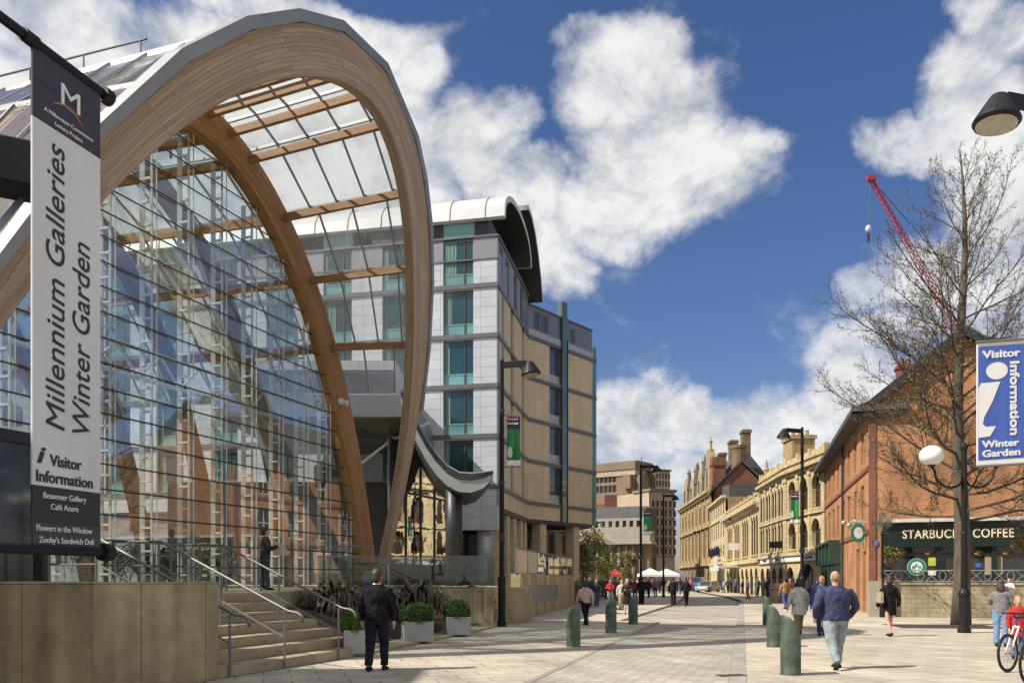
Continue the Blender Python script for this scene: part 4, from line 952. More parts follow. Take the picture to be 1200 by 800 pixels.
# ================================================================== FAR BUILDINGS
def block(T, pts, z0, z1, m, name='wall'):
    mb = MB(); mb.prism(pts, z0, z1); return mb.build(name, m, T)
def depthpoly(a, b, dep):      # rectangle behind the line a-b, away from camera
    a = Vector(a); b = Vector(b); e = (b-a).normalized(); n = Vector((-e.y, e.x)); return [tuple(a), tuple(b), tuple(b+n*dep), tuple(a+n*dep)]
def far():
    # brown concrete block
    d = 190; X = lambda px, dd=d: (px-CX)/F*dd; Z = lambda py, dd=d: EYE+(HY-py)/F*dd
    T = thing('concrete_block', 'brown concrete office block with stepped top at the end of the street', 'office block', (X(725), d, 0))
    f = FR((X(670), d+10), (X(744), d)); mb = MB(); wn = []
    for z in (Z(563), Z(575)): wn += [(f.u_at(p), f.u_at(p)+.95, z, z+1.7) for p in range(678, 722, 5)]
    wall_face(mb, f, 0, f.L, 0, Z(548), wn, .4); f2 = FR((X(744), d), (X(768), d+6)); wall_face(mb, f2, 0, f2.L, 0, Z(548), [], .4); mb.build('wall', M_conc, T, fix=False)
    for q in wn: window(f, q, T, .4, P_dark, M_concl, 0, 0, .1)
    mb = MB(); f.box(mb, 0, f.L+.2, Z(556), Z(549), -.3, .25); f2.box(mb, 0, f2.L, Z(556), Z(549), -.3, .25); mb.build('pale_band', M_concl, T)
    mb = MB(); f.box(mb, 0, f.L+.3, Z(549), Z(540), -8, .5); f2.box(mb, 0, f2.L, Z(549), Z(539), -8, .5); mb.build('roof_band', M_conc, T)
    mb = MB(); f.box(mb, f.u_at(733), f.L-.5, Z(572), Z(556), .2, 1.4); f2.box(mb, .3, f2.L-.3, Z(556)-5, Z(556), .2, 1.2); mb.build('projecting_bay', M_conc, T)
    q = P3(752, 533, d+6); mb = MB(); mb.tube([(q.x, q.y, Z(542)), (q.x, q.y, Z(531))], .08, 5); mb.build('mast', M_dark, T)
    # window grid block
    T = thing('office_building', 'buff concrete office building with a grid of windows left of the gothic stone front', 'office building', (X(780, 175), 175, 0)); d2 = 175
    f = FR((X(762, d2), d2), (X(794, d2), d2+3)); wn = []
    for r in range(6):
        z = Z(593+11.2*r, d2)
        wn += [(f.u_at(764+5.0*k), f.u_at(764+5.0*k)+.72, z, z+1.35) for k in range(6)]
    mb = MB(); wall_face(mb, f, 0, f.L, 0, Z(575, d2), wn, .35); mb.build('wall', M_concl, T, fix=False)
    for q in wn: window(f, q, T, .35, P_dark, M_concl, 1, 0, .06)
    mb = MB()
    for r in range(6): f.box(mb, 0, f.L, Z(596+11.2*r, d2), Z(594.3+11.2*r, d2), 0, .15)
    mb.build('string_course', M_conc, T)
    mb = MB(); f.box(mb, -.3, f.L+.3, Z(575, d2), Z(572, d2), -6, .4); mb.build('roof_band', M_conc, T)
    mb = MB(); f.box(mb, 0, f.L, 0, Z(575, d2), -12, -.4); mb.build('rear_block', M_concl, T)
    fz = FR((X(768, 192), 192), (X(787, 192), 194)); T2 = thing('office_tower', 'taller buff window block rising behind the window grid building', 'office building', (X(778, 192), 192, 0))
    wn = []
    for r in range(2): wn += [(fz.u_at(769+3.6*k), fz.u_at(769+3.6*k)+.5, Z(560+9*r, 192), Z(560+9*r, 192)+1.25) for k in range(5)]
    mb = MB(); wall_face(mb, fz, 0, fz.L, 0, Z(551, 192), wn, .35); mb.build('wall', M_concl, T2, fix=False)
    for q in wn: window(fz, q, T2, .35, P_dark, M_concl, 0, 0, .06)
    mb = MB(); fz.box(mb, -.2, fz.L+.2, Z(551, 192), Z(549, 192), -12, .4); fz.box(mb, 0, fz.L, 0, Z(551, 192), -12, -.4); mb.build('rear_block', M_conc, T2)
    # low pale building with strip of windows and classical base
    d3 = 128; T = thing('pale_civic_building', 'low pale stone building with a strip of white framed upper windows', 'building', (X(720, d3), d3, 0))
    f = FR((X(640, d3), d3+6), (X(755, d3), d3)); wn = [(f.u_at(672+8.2*k), f.u_at(672+8.2*k)+.62, Z(617, d3), Z(609, d3)) for k in range(10)]
    mb = MB(); wall_face(mb, f, 0, f.L, Z(621, d3), Z(606, d3), wn, .2); mb.build('attic_wall', M_pw, T, fix=False)
    for q in wn: window(f, q, T, .2, P_dark, M_frame, 0, 0, .06)
    mb = MB(); 
    for (za, zb, wa) in ((606, 599, -.6), (599, 591, -2.2)):
        mb.face([f.p(0, Z(za, d3), -.2 if za == 606 else -.8), f.p(f.L, Z(za, d3), -.2 if za == 606 else -.8), f.p(f.L, Z(zb, d3), wa), f.p(0, Z(zb, d3), wa)])
    f.box(mb, 0, f.L, 3, Z(592, d3), -9, -2.2); mb.build('roof', M_slate, T)
    mb = MB(); f.box(mb, 0, f.L+1.0, Z(634, d3), Z(621, d3), -3, .5); f.box(mb, 0, f.L+1.3, Z(637, d3), Z(634, d3), -3, .9); mb.build('cornice', M_pw, T)
    mb = MB(); f.box(mb, 0, f.L+.6, 0, Z(637, d3), -3, -.6); mb.build('base_wall', M_conc, T)  # wall behind the columns darkened in colour to read as a shaded recess
    for k in range(16):
        u = f.L-.6-1.15*k; mb = MB(); p = f.p(u, 0, -.15); mb.lathe((p.x, p.y, 0), [(.26, 1.2), (.22, Z(638, d3))], 10); mb.build('column', M_pw, T, smooth=True)
    # brick chimney house between
    dd = 150; T = thing('brick_roof_house', 'small red brick house top showing above the pale building', 'house', (X(702, dd), dd, 0))
    block(T, depthpoly((X(692, dd), dd), (X(722, dd), dd), 6), 0, Z(590, dd), M_brick); block(T, depthpoly((X(708, dd), dd-1), (X(722, dd), dd-1), 2), 10, Z(580, dd), M_brickd, 'chimney')
    # pale office block seen through the hall
    T = thing('rear_office', 'pale office block seen dimly through the glass hall', 'office building', (-40, 75, 0)); f = FR((-75, 70), (-22, 84)); wn = []
    for r in range(6): wn += row(1, f.L-1, 14, 2.2, 3+3.2*r, 5+3.2*r)
    mb = MB(); wall_face(mb, f, 0, f.L, 0, 22.5, wn, .3); f.box(mb, 0, f.L, 0, 22.4, -10, -.4); mb.build('wall', M_hw, T, fix=False)
    for q in wn: window(f, q, T, .3, P_blue, M_frame, 1, 0, .08)
far()

# ================================================================== STONE FRONTS ON THE RIGHT
random.seed(5)
def stone_fronts():
    A, B, C = (23.15, 61.6), (23.05, 70.4), (24.3, 81.7); C2 = (27.8, 108.6); D = (30.2, 126.7); E_ = (32.9, 163)
    # --- arcaded bank, two faces
    T = thing('arcaded_bank', 'yellow sandstone bank with two rows of round arched windows and arched ground floor', 'bank', (23.1, 66, 0))
    f1 = FR(B, A, flip=False); f1 = FR(A, B, flip=True); f2 = FR(B, C, flip=True); w = MB()
    z = lambda py, d: EYE+(HY-py)/F*d
    W1 = [(.9, 2.7, 6.5, 8.9, 1), (3.5, 5.3, 6.5, 8.9, 1), (6.1, 7.9, 6.5, 8.9, 1), (.9, 2.7, 3.95+.5, 6.2-.15, 1), (3.5, 5.3, 4.45, 6.05, 1), (6.1, 7.9, 4.45, 6.05, 1)]
    W1 = [(a, b, 7.1, 9.75, 1) if i < 3 else (a, b, 4.1, 6.35, 1) for i, (a, b, *_) in enumerate(W1)]
    G1 = [(1.6, 5.6, -.1, 2.95, .95), (6.4, 8.4, -.1, 2.7, 1)]
    wall_face(w, f1, 0, f1.L, -.1, 11.0, W1+G1, .35)
    W2 = []
    for k in range(4):
        for zz in (4.1, 7.1): 
            u = .7+2.75*k
            W2 += [(u, u+.8, zz, zz+2.5, 1), (u+1.15, u+1.95, zz, zz+2.5, 1)]
    G2 = [(.5+2.75*k, 2.6+2.75*k, -.1, 2.75, 1) for k in range(4)]
    wall_face(w, f2, 0, f2.L, -.1, 11.0, W2+G2, .07); w.build('wall', M_stone2, T, fix=False)
    for q in W1: window(f1, q, T, .35, P_old, M_old, 1, 1, .06, mould=M_stone2)
    for q in W2: window(f2, q, T, .07, P_old, M_old, 0, 1, .05, mould=M_stone2)
    for q in G1: window(f1, q, T, .35, P_shop, M_framed, 3 if q[1]-q[0] > 3 else 1, 1, .09, mould=M_stone2)
    for q in G2: window(f2, q, T, .07, P_old, M_framed, 1, 1, .08, mould=M_stone2)
    for nm, rows in (('cornice', ((10.1, 10.35, .22), (10.35, 10.6, .45), (11.0, 11.2, .15))), ('string_course', ((3.55, 3.85, .25), (6.65, 6.9, .18), (3.05, 3.12, .15)))):
        mb = MB()
        for a, b, p in rows:
            f1.box(mb, -.2, f1.L+.0, a, b, -.1, p); f2.box(mb, .0, f2.L+.1, a, b, -.1, p)
        mb.build(nm, M_stone2, T)
    for f, us in ((f1, (.2, 3.1, 5.7, 8.5)), (f2, (.2, 2.9, 5.65, 8.4, 11.1))):
        for u in us: mb = MB(); f.box(mb, u-.2, u+.2, 3.85, 10.1, -.05, .09); f.box(mb, u-.28, u+.28, 9.7, 10.1, 0, .16); f.box(mb, u-.25, u+.25, 11.2, 11.75, -.3, .1); mb.build('pilaster', M_stone2, T)
    mb = MB(); f1.box(mb, 0, f1.L, 11.0, 11.55, -.35, .0); f2.box(mb, 0, f2.L, 11.0, 11.55, -.35, 0); mb.build('parapet', M_stone2, T)
    mb = MB(); f1.box(mb, .6, f1.L-.1, 3.13, 3.54, 0, .12); f2.box(mb, .4, f2.L-.8, 3.13, 3.54, 0, .12); mb.build('shop_fascia', mat('white fascia', (.68, .66, .62), .5, var=.05), T)
    for u0, u1, f in ((2.2, 4.6, f1), (2.0, 3.6, f2), (7.5, 9.2, f2)):
        mb = MB(); n = int((u1-u0)/.22)
        for k in range(n): mb2 = f.box(mb, u0+(u1-u0)*k/n, u0+(u1-u0)*k/n+.15, 3.24, 3.24+random.choice((.22, .2, .16)), .12, .14)
        mb.build('fascia_lettering', M_ink, T)
    mb = MB(); mb.prism([tuple(f1.p(-.0, 0, -.4))[:2], tuple(f1.p(f1.L, 0, -.4))[:2], tuple(f2.p(f2.L, 0, -.4))[:2], (42, 82), (42, 62)], 0, 11.0); mb.build('rear_block', M_stone, T)
    mb = MB(); c = P3(932, 540, 72); mb.box((c.x+.3, 72, 12.3), (1.9, 2.4, 3.2)); mb.box((c.x+.3, 72, 13.7), (2.2, 2.7, .3)); 
    for k in (-.5, .1, .7): mb.lathe((c.x+.3+k, 72, 13.8), [(.2, 0), (.16, .6), (.22, .65)], 8)
    mb.build('chimney', M_stone, T)
    mb = MB(); mb.ell(f2.p(f2.L-2.8, 11.95, -.1), .25, .25, .25); mb.tube([f2.p(f2.L-2.8, 11.5, -.1), f2.p(f2.L-2.8, 12.9, -.1)], [.22, .05], 8); mb.build('finial', M_stone, T)
    # --- lower venetian range
    T = thing('arched_stone_range', 'lower yellow stone range with tall grouped arched windows next to the bank', 'building', (26, 95, 0)); f = FR(C, C2, flip=True)
    ws = []
    for k in range(4):
        for j in range(3): u = 1.2+6.5*k+1.55*j; ws.append((u, u+1.1, 4.1, 8.2, 1))
    gs = [(1.0+3.2*k, 3.0+3.2*k, -.1, 2.9, 1) for k in range(8)]
    w = MB(); wall_face(w, f, 0, f.L, -.1, 9.3, ws+gs, .07); w.build('wall', M_stone2, T, fix=False)
    for q in ws: window(f, q, T, .07, P_old, M_old, 0, 1, .05, mould=M_stone2)
    for q in gs: window(f, q, T, .07, P_old, M_framed, 1, 1, .09, mould=M_stone2)
    mb = MB()
    for a, b, p in ((8.7, 9.0, .35), (9.0, 9.25, .7), (3.3, 3.75, .3), (10.05, 10.2, .1)): f.box(mb, 0, f.L, a, b, -.1, p)
    mb.build('cornice', M_stone2, T); mb = MB(); f.box(mb, 0, f.L, 9.3, 10.05, -.35, 0)
    for k in range(9): f.box(mb, 3.3*k, 3.3*k+.4, 9.25, 10.5, -.4, .1)
    mb.build('parapet', M_stone2, T)
    mb = MB()
    for k in range(5): f.box(mb, .3+6.5*k, .7+6.5*k, 3.75, 8.7, -.05, .09)
    mb.build('pilasters', M_stone2, T)
    mb = MB(); mb.prism([tuple(f.p(0, 0, -.4))[:2], tuple(f.p(f.L, 0, -.4))[:2], (44, 110), (44, 82)], 0, 9.5); mb.build('rear_block', M_stone, T)
    mb = MB(); u = f.L*.52; f.box(mb, u, u+9, 3.0, 3.2, .0, 2.4); f.box(mb, u, u+9, 2.6, 3.0, 2.3, 2.4); mb.build('white_awning', M_frame, T)
    # --- plain three storey
    T = thing('flagged_stone_house', 'narrow yellow stone front with small flags between range and gothic building', 'building', (29, 117, 0)); f = FR(C2, D, flip=True); ws = []
    for zz, h in ((4.6, 1.8), (7.2, 2.2), (10.2, 1.6)): ws += row(.6, f.L-.3, 6, 1.1, zz, zz+h)
    w = MB(); wall_face(w, f, 0, f.L, -.1, 12.6, ws, .07); w.build('wall', M_stone2, T, fix=False)
    for q in ws: window(f, q, T, .07, P_dark, M_frame, 0, 1, .08)
    mb = MB()
    for a, b, p in ((3.6, 4.0, .4), (12.3, 12.6, .5), (9.6, 9.8, .2)): f.box(mb, 0, f.L, a, b, -.1, p)
    mb.build('cornice', M_stone2, T); mb = MB(); mb.prism([tuple(f.p(0, 0, -.35))[:2], tuple(f.p(f.L, 0, -.35))[:2], (46, 127), (46, 110)], 0, 12.4); mb.build('rear_block', M_stone, T)
    for k in range(4):
        p = f.p(3+3.2*k, 5.2, 0); mb = MB(); mb.tube([p, p+Vector((-.9, -.3, .9))], .04, 5); q = p+Vector((-.9, -.3, .9)); mb.face([q, q+Vector((.5, .15, -.5)), q+Vector((.5, .15, -1.6)), q+Vector((-.05, 0, -1.1))]); mb.build('flag', M_navy, T, fix=False)
    mb = MB(); f.box(mb, 1, 9, .2, 3.0, 0, .06); mb.build('shop_window', P_shop, T); mb = MB(); f.box(mb, 5, 8, 3.2, 4.8, .45, .6); mb.build('white_sign', M_frame, T)
    # --- gothic front with gables, slate roofs, chimneys
    T = thing('gothic_stone_building', 'tall yellow gothic stone building with gables, slate roofs and finials', 'building', (31, 145, 0)); f = FR(D, E_, flip=True); ws = []
    bays = [2+4.4*k for k in range(8)]
    for u in bays:
        for zz, h in ((5.0, 4.2), (10.6, 2.8)): ws += [(u-.75, u+.75, zz, zz+h)]
    gs = [(u-1.3, u+1.3, -.1, 3.2, 1) for u in bays]
    w = MB(); wall_face(w, f, 0, f.L, -.1, 15.3, ws+gs, .07); w.build('wall', M_stone, T, fix=False)
    pr = mat('red frame', (.16, .05, .03), .6)
    for q in ws: window(f, q, T, .07, P_old, pr, 1, 1, .09)
    for q in gs: window(f, q, T, .07, P_old, M_framed, 1, 1, .1)
    mb = MB()
    for a, b, p in ((3.7, 4.2, .5), (9.6, 10.0, .35), (14.4, 14.8, .4), (14.8, 15.3, .7)): f.box(mb, 0, f.L, a, b, -.1, p)
    for k in range(9): f.box(mb, 4.4*k-.2, 4.4*k+.2, 0, 15.3, -.1, .2)
    mb.build('cornice', M_stone, T)
    for u, hh in ((3, 6.5), (11.5, 4.5), (20.5, 4.2), (29, 5.0)):
        mb = MB(); mb.ext([f.p(u-2.4, 15.3, .1), f.p(u+2.4, 15.3, .1), f.p(u+2.2, 15.3+hh*.35, .1), f.p(u, 15.3+hh, .1), f.p(u-2.2, 15.3+hh*.35, .1)], -f.n*1.2); mb.tube([f.p(u, 15.3+hh-.2, -.5), f.p(u, 15.3+hh+2.0, -.5)], [.25, .06], 6); mb.ell(f.p(u, 15.3+hh+1.2, -.5), .3, .3, .25, 8, 5); g = mb.build('gable', M_stone, T)
        mb = MB(); f.box(mb, u-.6, u+.6, 15.8, 15.3+hh*.55, .1, .14); mb.build('gable_window', P_dark, g)
    mb = MB(); mb.face([f.p(0, 15.3, -.2), f.p(f.L, 15.3, -.2), f.p(f.L, 21.5, -5), f.p(0, 21.5, -5)]); mb.face([f.p(0, 15.3, -.2), f.p(0, 21.5, -5), f.p(0, 15.3, -10)]); mb.face([f.p(0, 21.5, -5), f.p(f.L, 21.5, -5), f.p(f.L, 15.3, -10), f.p(0, 15.3, -10)]); mb.build('roof', M_slate, T)
    mb = MB(); f.box(mb, 0, f.L, 0, 15.2, -10, -.45); mb.build('rear_block', M_stone, T)
    for u, w0 in ((1.5, -5.5), (9, -5), (19, -5), (27, -5)): mb = MB(); f.box(mb, u-.9, u+.9, 18, 24.5-u*.05, w0-.6, w0+.6); f.box(mb, u-1.05, u+1.05, 24.0-u*.05, 24.4-u*.05, w0-.75, w0+.75); mb.build('chimney', M_sooty, T)
    for u in (5.5, 7.5, 15, 16.5, 25): mb = MB(); mb.lathe(f.p(u, 15.3, -.3), [(.5, 0), (.5, 2.4), (.65, 2.5), (.0, 6.5)], 8); mb.build('spirelet', M_slate, T)
    # --- red brick gabled house with chimneys behind the range
    d = 123; X = lambda px: (px-CX)/F*d; Z = lambda py: EYE+(HY-py)/F*d
    T = thing('red_gable_house', 'dark red brick gable end with slate roof and big round chimney above the stone range', 'house', (X(862), d, 0))
    mb = MB(); mb.ext([(X(839), d, 4), (X(890), d, 4), (X(890), d, Z(563)), (X(869), d, Z(543)), (X(839), d, Z(572))], (2.5, 14, 0)); mb.build('wall', M_brickd, T)
    mb = MB(); a = [(X(832), d-.3, Z(577)), (X(869), d-.3, Z(541)), (X(892), d-.3, Z(562.5))]; v = Vector((2.6, 15, 0)); up = Vector((0, 0, .35))
    for p, q in ((a[0], a[1]), (a[1], a[2])): mb.ext([Vector(p), Vector(q), Vector(q)+up, Vector(p)+up], v)
    mb.build('roof', M_slate, T)
    mb = MB(); mb.lathe((X(868), d+1.2, 0), [(1.1, Z(548)), (1.0, Z(524)), (1.15, Z(524)), (1.15, Z(520.5))], 12); 
    for k in range(6): a_ = k*1.05; mb.lathe((X(868)+.75*math.cos(a_), d+1.2+.75*math.sin(a_), Z(521)), [(.16, 0), (.14, .35)], 6)
    mb.build('chimney', M_sooty, T)
    mb = MB(); mb.box((X(849), d+4, Z(549)), (2.0, 1.6, 4.4)); mb.box((X(849), d+4, Z(540)), (2.3, 1.9, .4)); 
    for k in range(4): mb.lathe((X(849)-.8+.5*k, d+4, Z(539)), [(.2, 0), (.15, .6)], 6)
    mb.build('chimney', M_brickd, T)
    mb = MB(); mb.box((X(864), d-3, Z(579)), (5.0, 4, 2.0)); mb.build('lower_block', M_slate, T)
stone_fronts()

# ================================================================== BRICK COFFEE HOUSE
def brick_house():
    C = Vector((16.9, 39.5)); e = Vector((.272, .962)); g = Vector((.94, -.34)).normalized()
    T = thing('brick_coffee_house', 'orange brick gabled house with dark green coffee shopfront', 'building', (20, 44, 0))
    fs = FR(C, C+e*24, flip=True); fg = FR(C, C+g*16)
    # street side
    ws = []
    for k in range(8):
        u = 1.7+2.9*k; ws += [(u, u+1.15, 4.4, 6.3), (u, u+1.15, 7.2, 9.0)]
    ds = [(1.0, 2.1, -.1, 3.0), (3.6, 4.7, -.1, 3.2)]
    w = MB(); wall_face(w, fs, 0, fs.L, -.1, 9.7, ws+ds, .22)
    poly = [fg.p(0, -.1), fg.p(16, -.1), fg.p(16, 9.7), fg.p(7.7, 9.9), fg.p(4.0, 12.75), fg.p(.35, 9.9), fg.p(0, 9.7)]
    w.face(poly); w.build('wall', M_brick, T, fix=False)
    for q in ws: window(fs, q, T, .22, P_dark, M_frame, 1, 1, .07)
    for q in ds: window(fs, q, T, .22, P_shop, M_sgreen, 0, 1, .10, name='doorway')
    mb = MB(); fs.box(mb, -.3, fs.L, 9.55, 9.8, -.2, .75); fg.box(mb, -.75, 1.7, 9.55, 9.8, -.2, .42); fg.box(mb, -.5, 1.5, 9.25, 9.55, -.1, .2); mb.build('eaves', M_slate, T)
    # roof slopes over the gable
    e3 = Vector((e.x, e.y, 0)); mb = MB(); ov = fg.n*.35
    for (u0, z0, u1, z1) in ((.1, 9.85, 4.0, 12.95), (4.0, 12.95, 8.0, 9.85)):
        a, b = fg.p(u0, z0)+ov, fg.p(u1, z1)+ov; mb.ext([a, b, b+Vector((0, 0, .28)), a+Vector((0, 0, .28))], e3*24)
    mb.ext([fs.p(0, 9.82, .7), fg.p(.6, 10.35, -.25), fg.p(.6, 10.1, -.25), fs.p(0, 9.6, .7)], e3*24)
    mb.build('roof', M_slate, T)
    mb = MB(); ov = fg.n*.38
    for (u0, z0, u1, z1) in ((.0, 9.80, 4.0, 12.9), (4.0, 12.9, 8.1, 9.75)): mb.bar(fg.p(u0, z0)+ov, fg.p(u1, z1)+ov, .12, .34)
    mb.build('bargeboard', M_dark, T)
    mb = MB(); p = fs.p(6, 0, -2.6); mb.box((p.x, p.y, 11.9), (.6, .9, 2.0), fs.rz()); mb.box((p.x, p.y, 12.9), (.72, 1.05, .16), fs.rz()); 
    for k in (-.2, .15): mb.lathe((p.x+k, p.y, 12.9), [(.16, 0), (.13, .5)], 8)
    mb.build('chimney', M_brickd, T)
    mb = MB(); mb.tube([fs.p(10.2, 0, .12), fs.p(10.2, 9.6, .12)], .07, 8); mb.build('downpipe', M_dark, T)
    mb = MB()
    for z in (3.9, 6.9): fs.box(mb, 0, fs.L, z-.1, z+.1, 0, .08)
    fg.box(mb, 0, .3, -.1, 9.5, 0, .06); mb.build('string_course', M_brickd, T)
    # far end green shopfront on the street side
    mb = MB(); a = Vector(fs.p(13.0, 0, 0)); fs.box(mb, 12.2, 23.0, 3.0, 3.9, 0, .5); fs.box(mb, 12.2, 23, 3.9, 4.05, 0, .75)
    for k in range(5): fs.box(mb, 12.2+2.6*k, 12.5+2.6*k, -.1, 3.0, 0, .3); fs.box(mb, 12.15+2.6*k, 12.55+2.6*k, 2.6, 3.9, 0, .7)
    fs.box(mb, 12.2, 23, -.1, .7, 0, .2); mb.build('green_shopfront', mat('bottle green paint', (.02, .05, .04), .4), T)
    mb = MB(); fs.box(mb, 12.4, 22.8, .7, 3.0, .02, .06); mb.build('shop_window', P_shop, T)
    # coffee shopfront on the gable
    u0 = fg.u_at(1034); u1 = 16.0
    zt = fg.uz(1034, 609)[1]
    S_ = mb = MB(); fg.box(mb, u0, u1, zt-.16, zt, 0, .55); mb.build('shop_cornice', M_frame, T)
    mb = MB(); zl = fg.uz(1060, 638)[1]
    fg.box(mb, u0, u1, zl, zt-.16, 0, .30); fg.box(mb, u0, u1, zl-.12, zl, 0, .36)
    u = u0; k = 0
    while u < u1: fg.box(mb, u, u+.22, .0, zl-.12, 0, .22); u += 2.25
    fg.box(mb, u0, u1, 0, 1.2, 0, .2); fg.box(mb, u0, u1, 2.75, 2.85, 0, .16); mb.build('shopfront', M_sgreen, T)
    mb = MB(); fg.box(mb, u0+.1, u1, 1.2, zl-.1, .02, .06); mb.build('shop_window', P_shop, T)
    a, z0 = fg.uz(1057, 632); b, _ = fg.uz(1122, 632); c, _ = fg.uz(1141, 632); d, z1 = fg.uz(1186.5, 628); z0b = fg.uz(1122, 630)[1]
    textfit('STARBUCKS  COFFEE', a, d, (z0+z1)/2, .40, fg, M_cream, T, w=.31, bold=.012, space=1.08)
    # ceiling shades at the window, amber colour standing in for a dim lamp glow
    for px in (1058, 1089, 1147, 1180):
        u, z = fg.uz(px, 648); p = fg.p(u, z, .10); mb = MB(); mb.ell(p, .22, .06, .13); mb.build('pendant_shade', mat('amber shade', (.30, .17, .05), .5) if 'amber shade' not in MATS else MATS['amber shade'], T)
    # round sign on the glass: ring and white figure
    u, z = fg.uz(1074, 664)
    def disc(u, z, r, w, m, par, name):
        mb = MB(); n = 24; c = fg.p(u, z, w); pts = [fg.p(u+r*math.cos(2*math.pi*i/n), z+r*math.sin(2*math.pi*i/n), w) for i in range(n)]; mb.ext(pts, fg.n*.02); return mb.build(name, m, par)
    R_ = disc(u, z, .40, .07, M_wht, T, 'round_window_sign'); disc(u, z, .385, .075, M_sb, R_, 'ring'); disc(u, z, .25, .081, M_wht, R_, 'centre')
    mb = MB(); q = lambda x, y: fg.p(u+x, z+y, .104)
    for sx in (-1, 1): mb.tube([q(sx*.05, .1), q(sx*.12, 0), q(sx*.19, -.1), q(sx*.15, .08)], .018, 5); mb.tube([q(sx*.03, -.2), q(sx*.09, -.12), q(sx*.07, .02)], .018, 5)
    mb.ell(q(0, .06), .05, .01, .06); mb.ell(q(0, .15), .045, .01, .03); mb.build('figure', M_sb, R_)
    u, z = fg.uz(1093, 660); mb = MB(); fg.box(mb, u-.19, u+.19, z-.1, z+.3, .07, .09); mb.build('yellow_poster', mat('yellow paper', (.5, .5, .05), .7), T)
    u, z = fg.uz(1093, 671); mb = MB(); fg.box(mb, u-.19, u+.19, z-.1, z+.12, .07, .09); mb.build('white_poster', M_wht, T)
    u, z = fg.uz(1164, 660); mb = MB(); fg.box(mb, u-.35, u+.35, z-.5, z+.4, .07, .09); mb.build('notice_board', M_concl, T)
    u, z = fg.uz(1146, 662); mb = MB(); fg.box(mb, u-.12, u+.12, z-.1, z+.1, .07, .09); mb.build('blue_sticker', M_blueb, T)
    # projecting round sign at the corner with lamps, blue plaque
    Sg = thing('round_hanging_sign', 'round green and white coffee sign projecting from the brick corner', 'sign', tuple(P3(1005, 625, 41)))
    c = P3(1006, 624, 40.2); mb = MB(); n = 24; mb.ext([c+Vector((.36*math.cos(6.283*i/n), 0, .46*math.sin(6.283*i/n))) for i in range(n)], (.02, .1, 0)); mb.build('disc', M_sb, Sg)
    mb = MB(); mb.ext([c+Vector((.22*math.cos(6.283*i/n), -.01, .28*math.sin(6.283*i/n))) for i in range(n)], (0, .01, 0)); mb.build('centre', M_wht, Sg)
    mb = MB(); mb.box(c+Vector((.1, .02, .55)), (.9, .06, .07)); mb.tube([c+Vector((.45, .02, .5)), c+Vector((.75, .1, .5))], .03, 6); mb.build('bracket', M_frame, Sg)
    for k, (px, py) in enumerate(((989, 612), (995, 615), (1002, 611))):
        p = P3(px, py, 41+k*.3); mb = MB(); mb.ell(p, .12, .12, .12); mb.tube([p, fs.p(1.2+k*.4, p.z+.1, 0)], .02, 5); mb.build('sign_lamp', M_galv, Sg)
    u, z = fg.uz(1024, 636); P_ = thing('blue_plaque', 'round blue wall plaque beside the green shopfront', 'plaque', tuple(fg.p(u, z, .05))); mb = MB(); mb.ext([fg.p(u+.2*math.cos(.3*i), z+.2*math.sin(.3*i), .02) for i in range(21)], fg.n*.03); mb.build('disc', M_blueb, P_)
    mb = MB(); fg.box(mb, u-.08, u+.08, z-.06, z+.06, .05, .06); mb.build('emblem', M_wht, P_)
    # low garden wall and iron railing
    fw = FR((P3(1020, 0, 36.6).x, 36.6), (24.5, 33.75))
    W_ = thing('garden_wall', 'low buff stone wall in front of the coffee shop', 'wall', tuple(fw.p(4, 0))); mb = MB(); fw.box(mb, 0, fw.L, -.1, 1.40, -.35, 0); fs2 = FR((fw.p(0, 0).x, fw.p(0, 0).y), tuple(fg.p(.2, 0, 0))[:2]); mb.build('wall_body', M_low, W_)
    mb = MB(); fw.box(mb, -.05, fw.L, 1.40, 1.50, -.4, .05); mb.build('coping', M_low, W_); mb = MB(); fw.box(mb, -.06, .42, -.1, 1.56, -.42, .06); mb.build('end_pier', M_pw, W_)
    Rl = thing('iron_railing', 'dark iron railing of crossed loops on the low buff wall', 'railing', tuple(fw.p(4, 1.5))); mb = MB(); u = .5
    mb.bar(fw.p(.4, 2.02, -.17), fw.p(fw.L, 2.02, -.17), .035, .035); mb.bar(fw.p(.4, 1.56, -.17), fw.p(fw.L, 1.56, -.17), .035, .035)
    lat = MB()
    while u < fw.L-.5:
        lat.bar(fw.p(u, 1.56, -.17), fw.p(u+.46, 2.02, -.17), .03, .02); lat.bar(fw.p(u, 2.02, -.17), fw.p(u+.46, 1.56, -.17), .03, .02)
        lat.tube([fw.p(u+.66+.14*math.cos(.785*i), 1.79+.2*math.sin(.785*i), -.17) for i in range(9)], .014, 4, cap=False); u += .86
    mb.build('rails', M_galv, Rl); lat.build('lattice', M_galv, Rl)
    # hanging baskets
    for px, py, d, l in ((1044, 652, 36.3, 'hanging basket of pale trailing leaves near the ornate lantern'), (1199, 640, 33.6, 'hanging basket of green leaves at the right edge of the shopfront')):
        p = P3(px, py, d); mb = MB(); leafcloud(mb, p+Vector((0, 0, .1)), .42, .42, .4, 700, .12, .2); strap = None
        B = thing('hanging_basket', l, 'flower basket', tuple(p)); mb.build('foliage', M_bud, B, fix=False)
        mb = MB(); mb.lathe(p+Vector((0, 0, -.35)), [(.12, -.1), (.3, .1), (.36, .3)], 12); mb.build('basket', M_bark, B); mb = MB(); mb.tube([p+Vector((0, 0, .3)), p+Vector((0, .1, 1.0)), p+Vector((.0, .9, 1.1))], .015, 4); mb.build('bracket', M_dark, B)
    return fg, fs, fw
fg, fs, fw = brick_house()

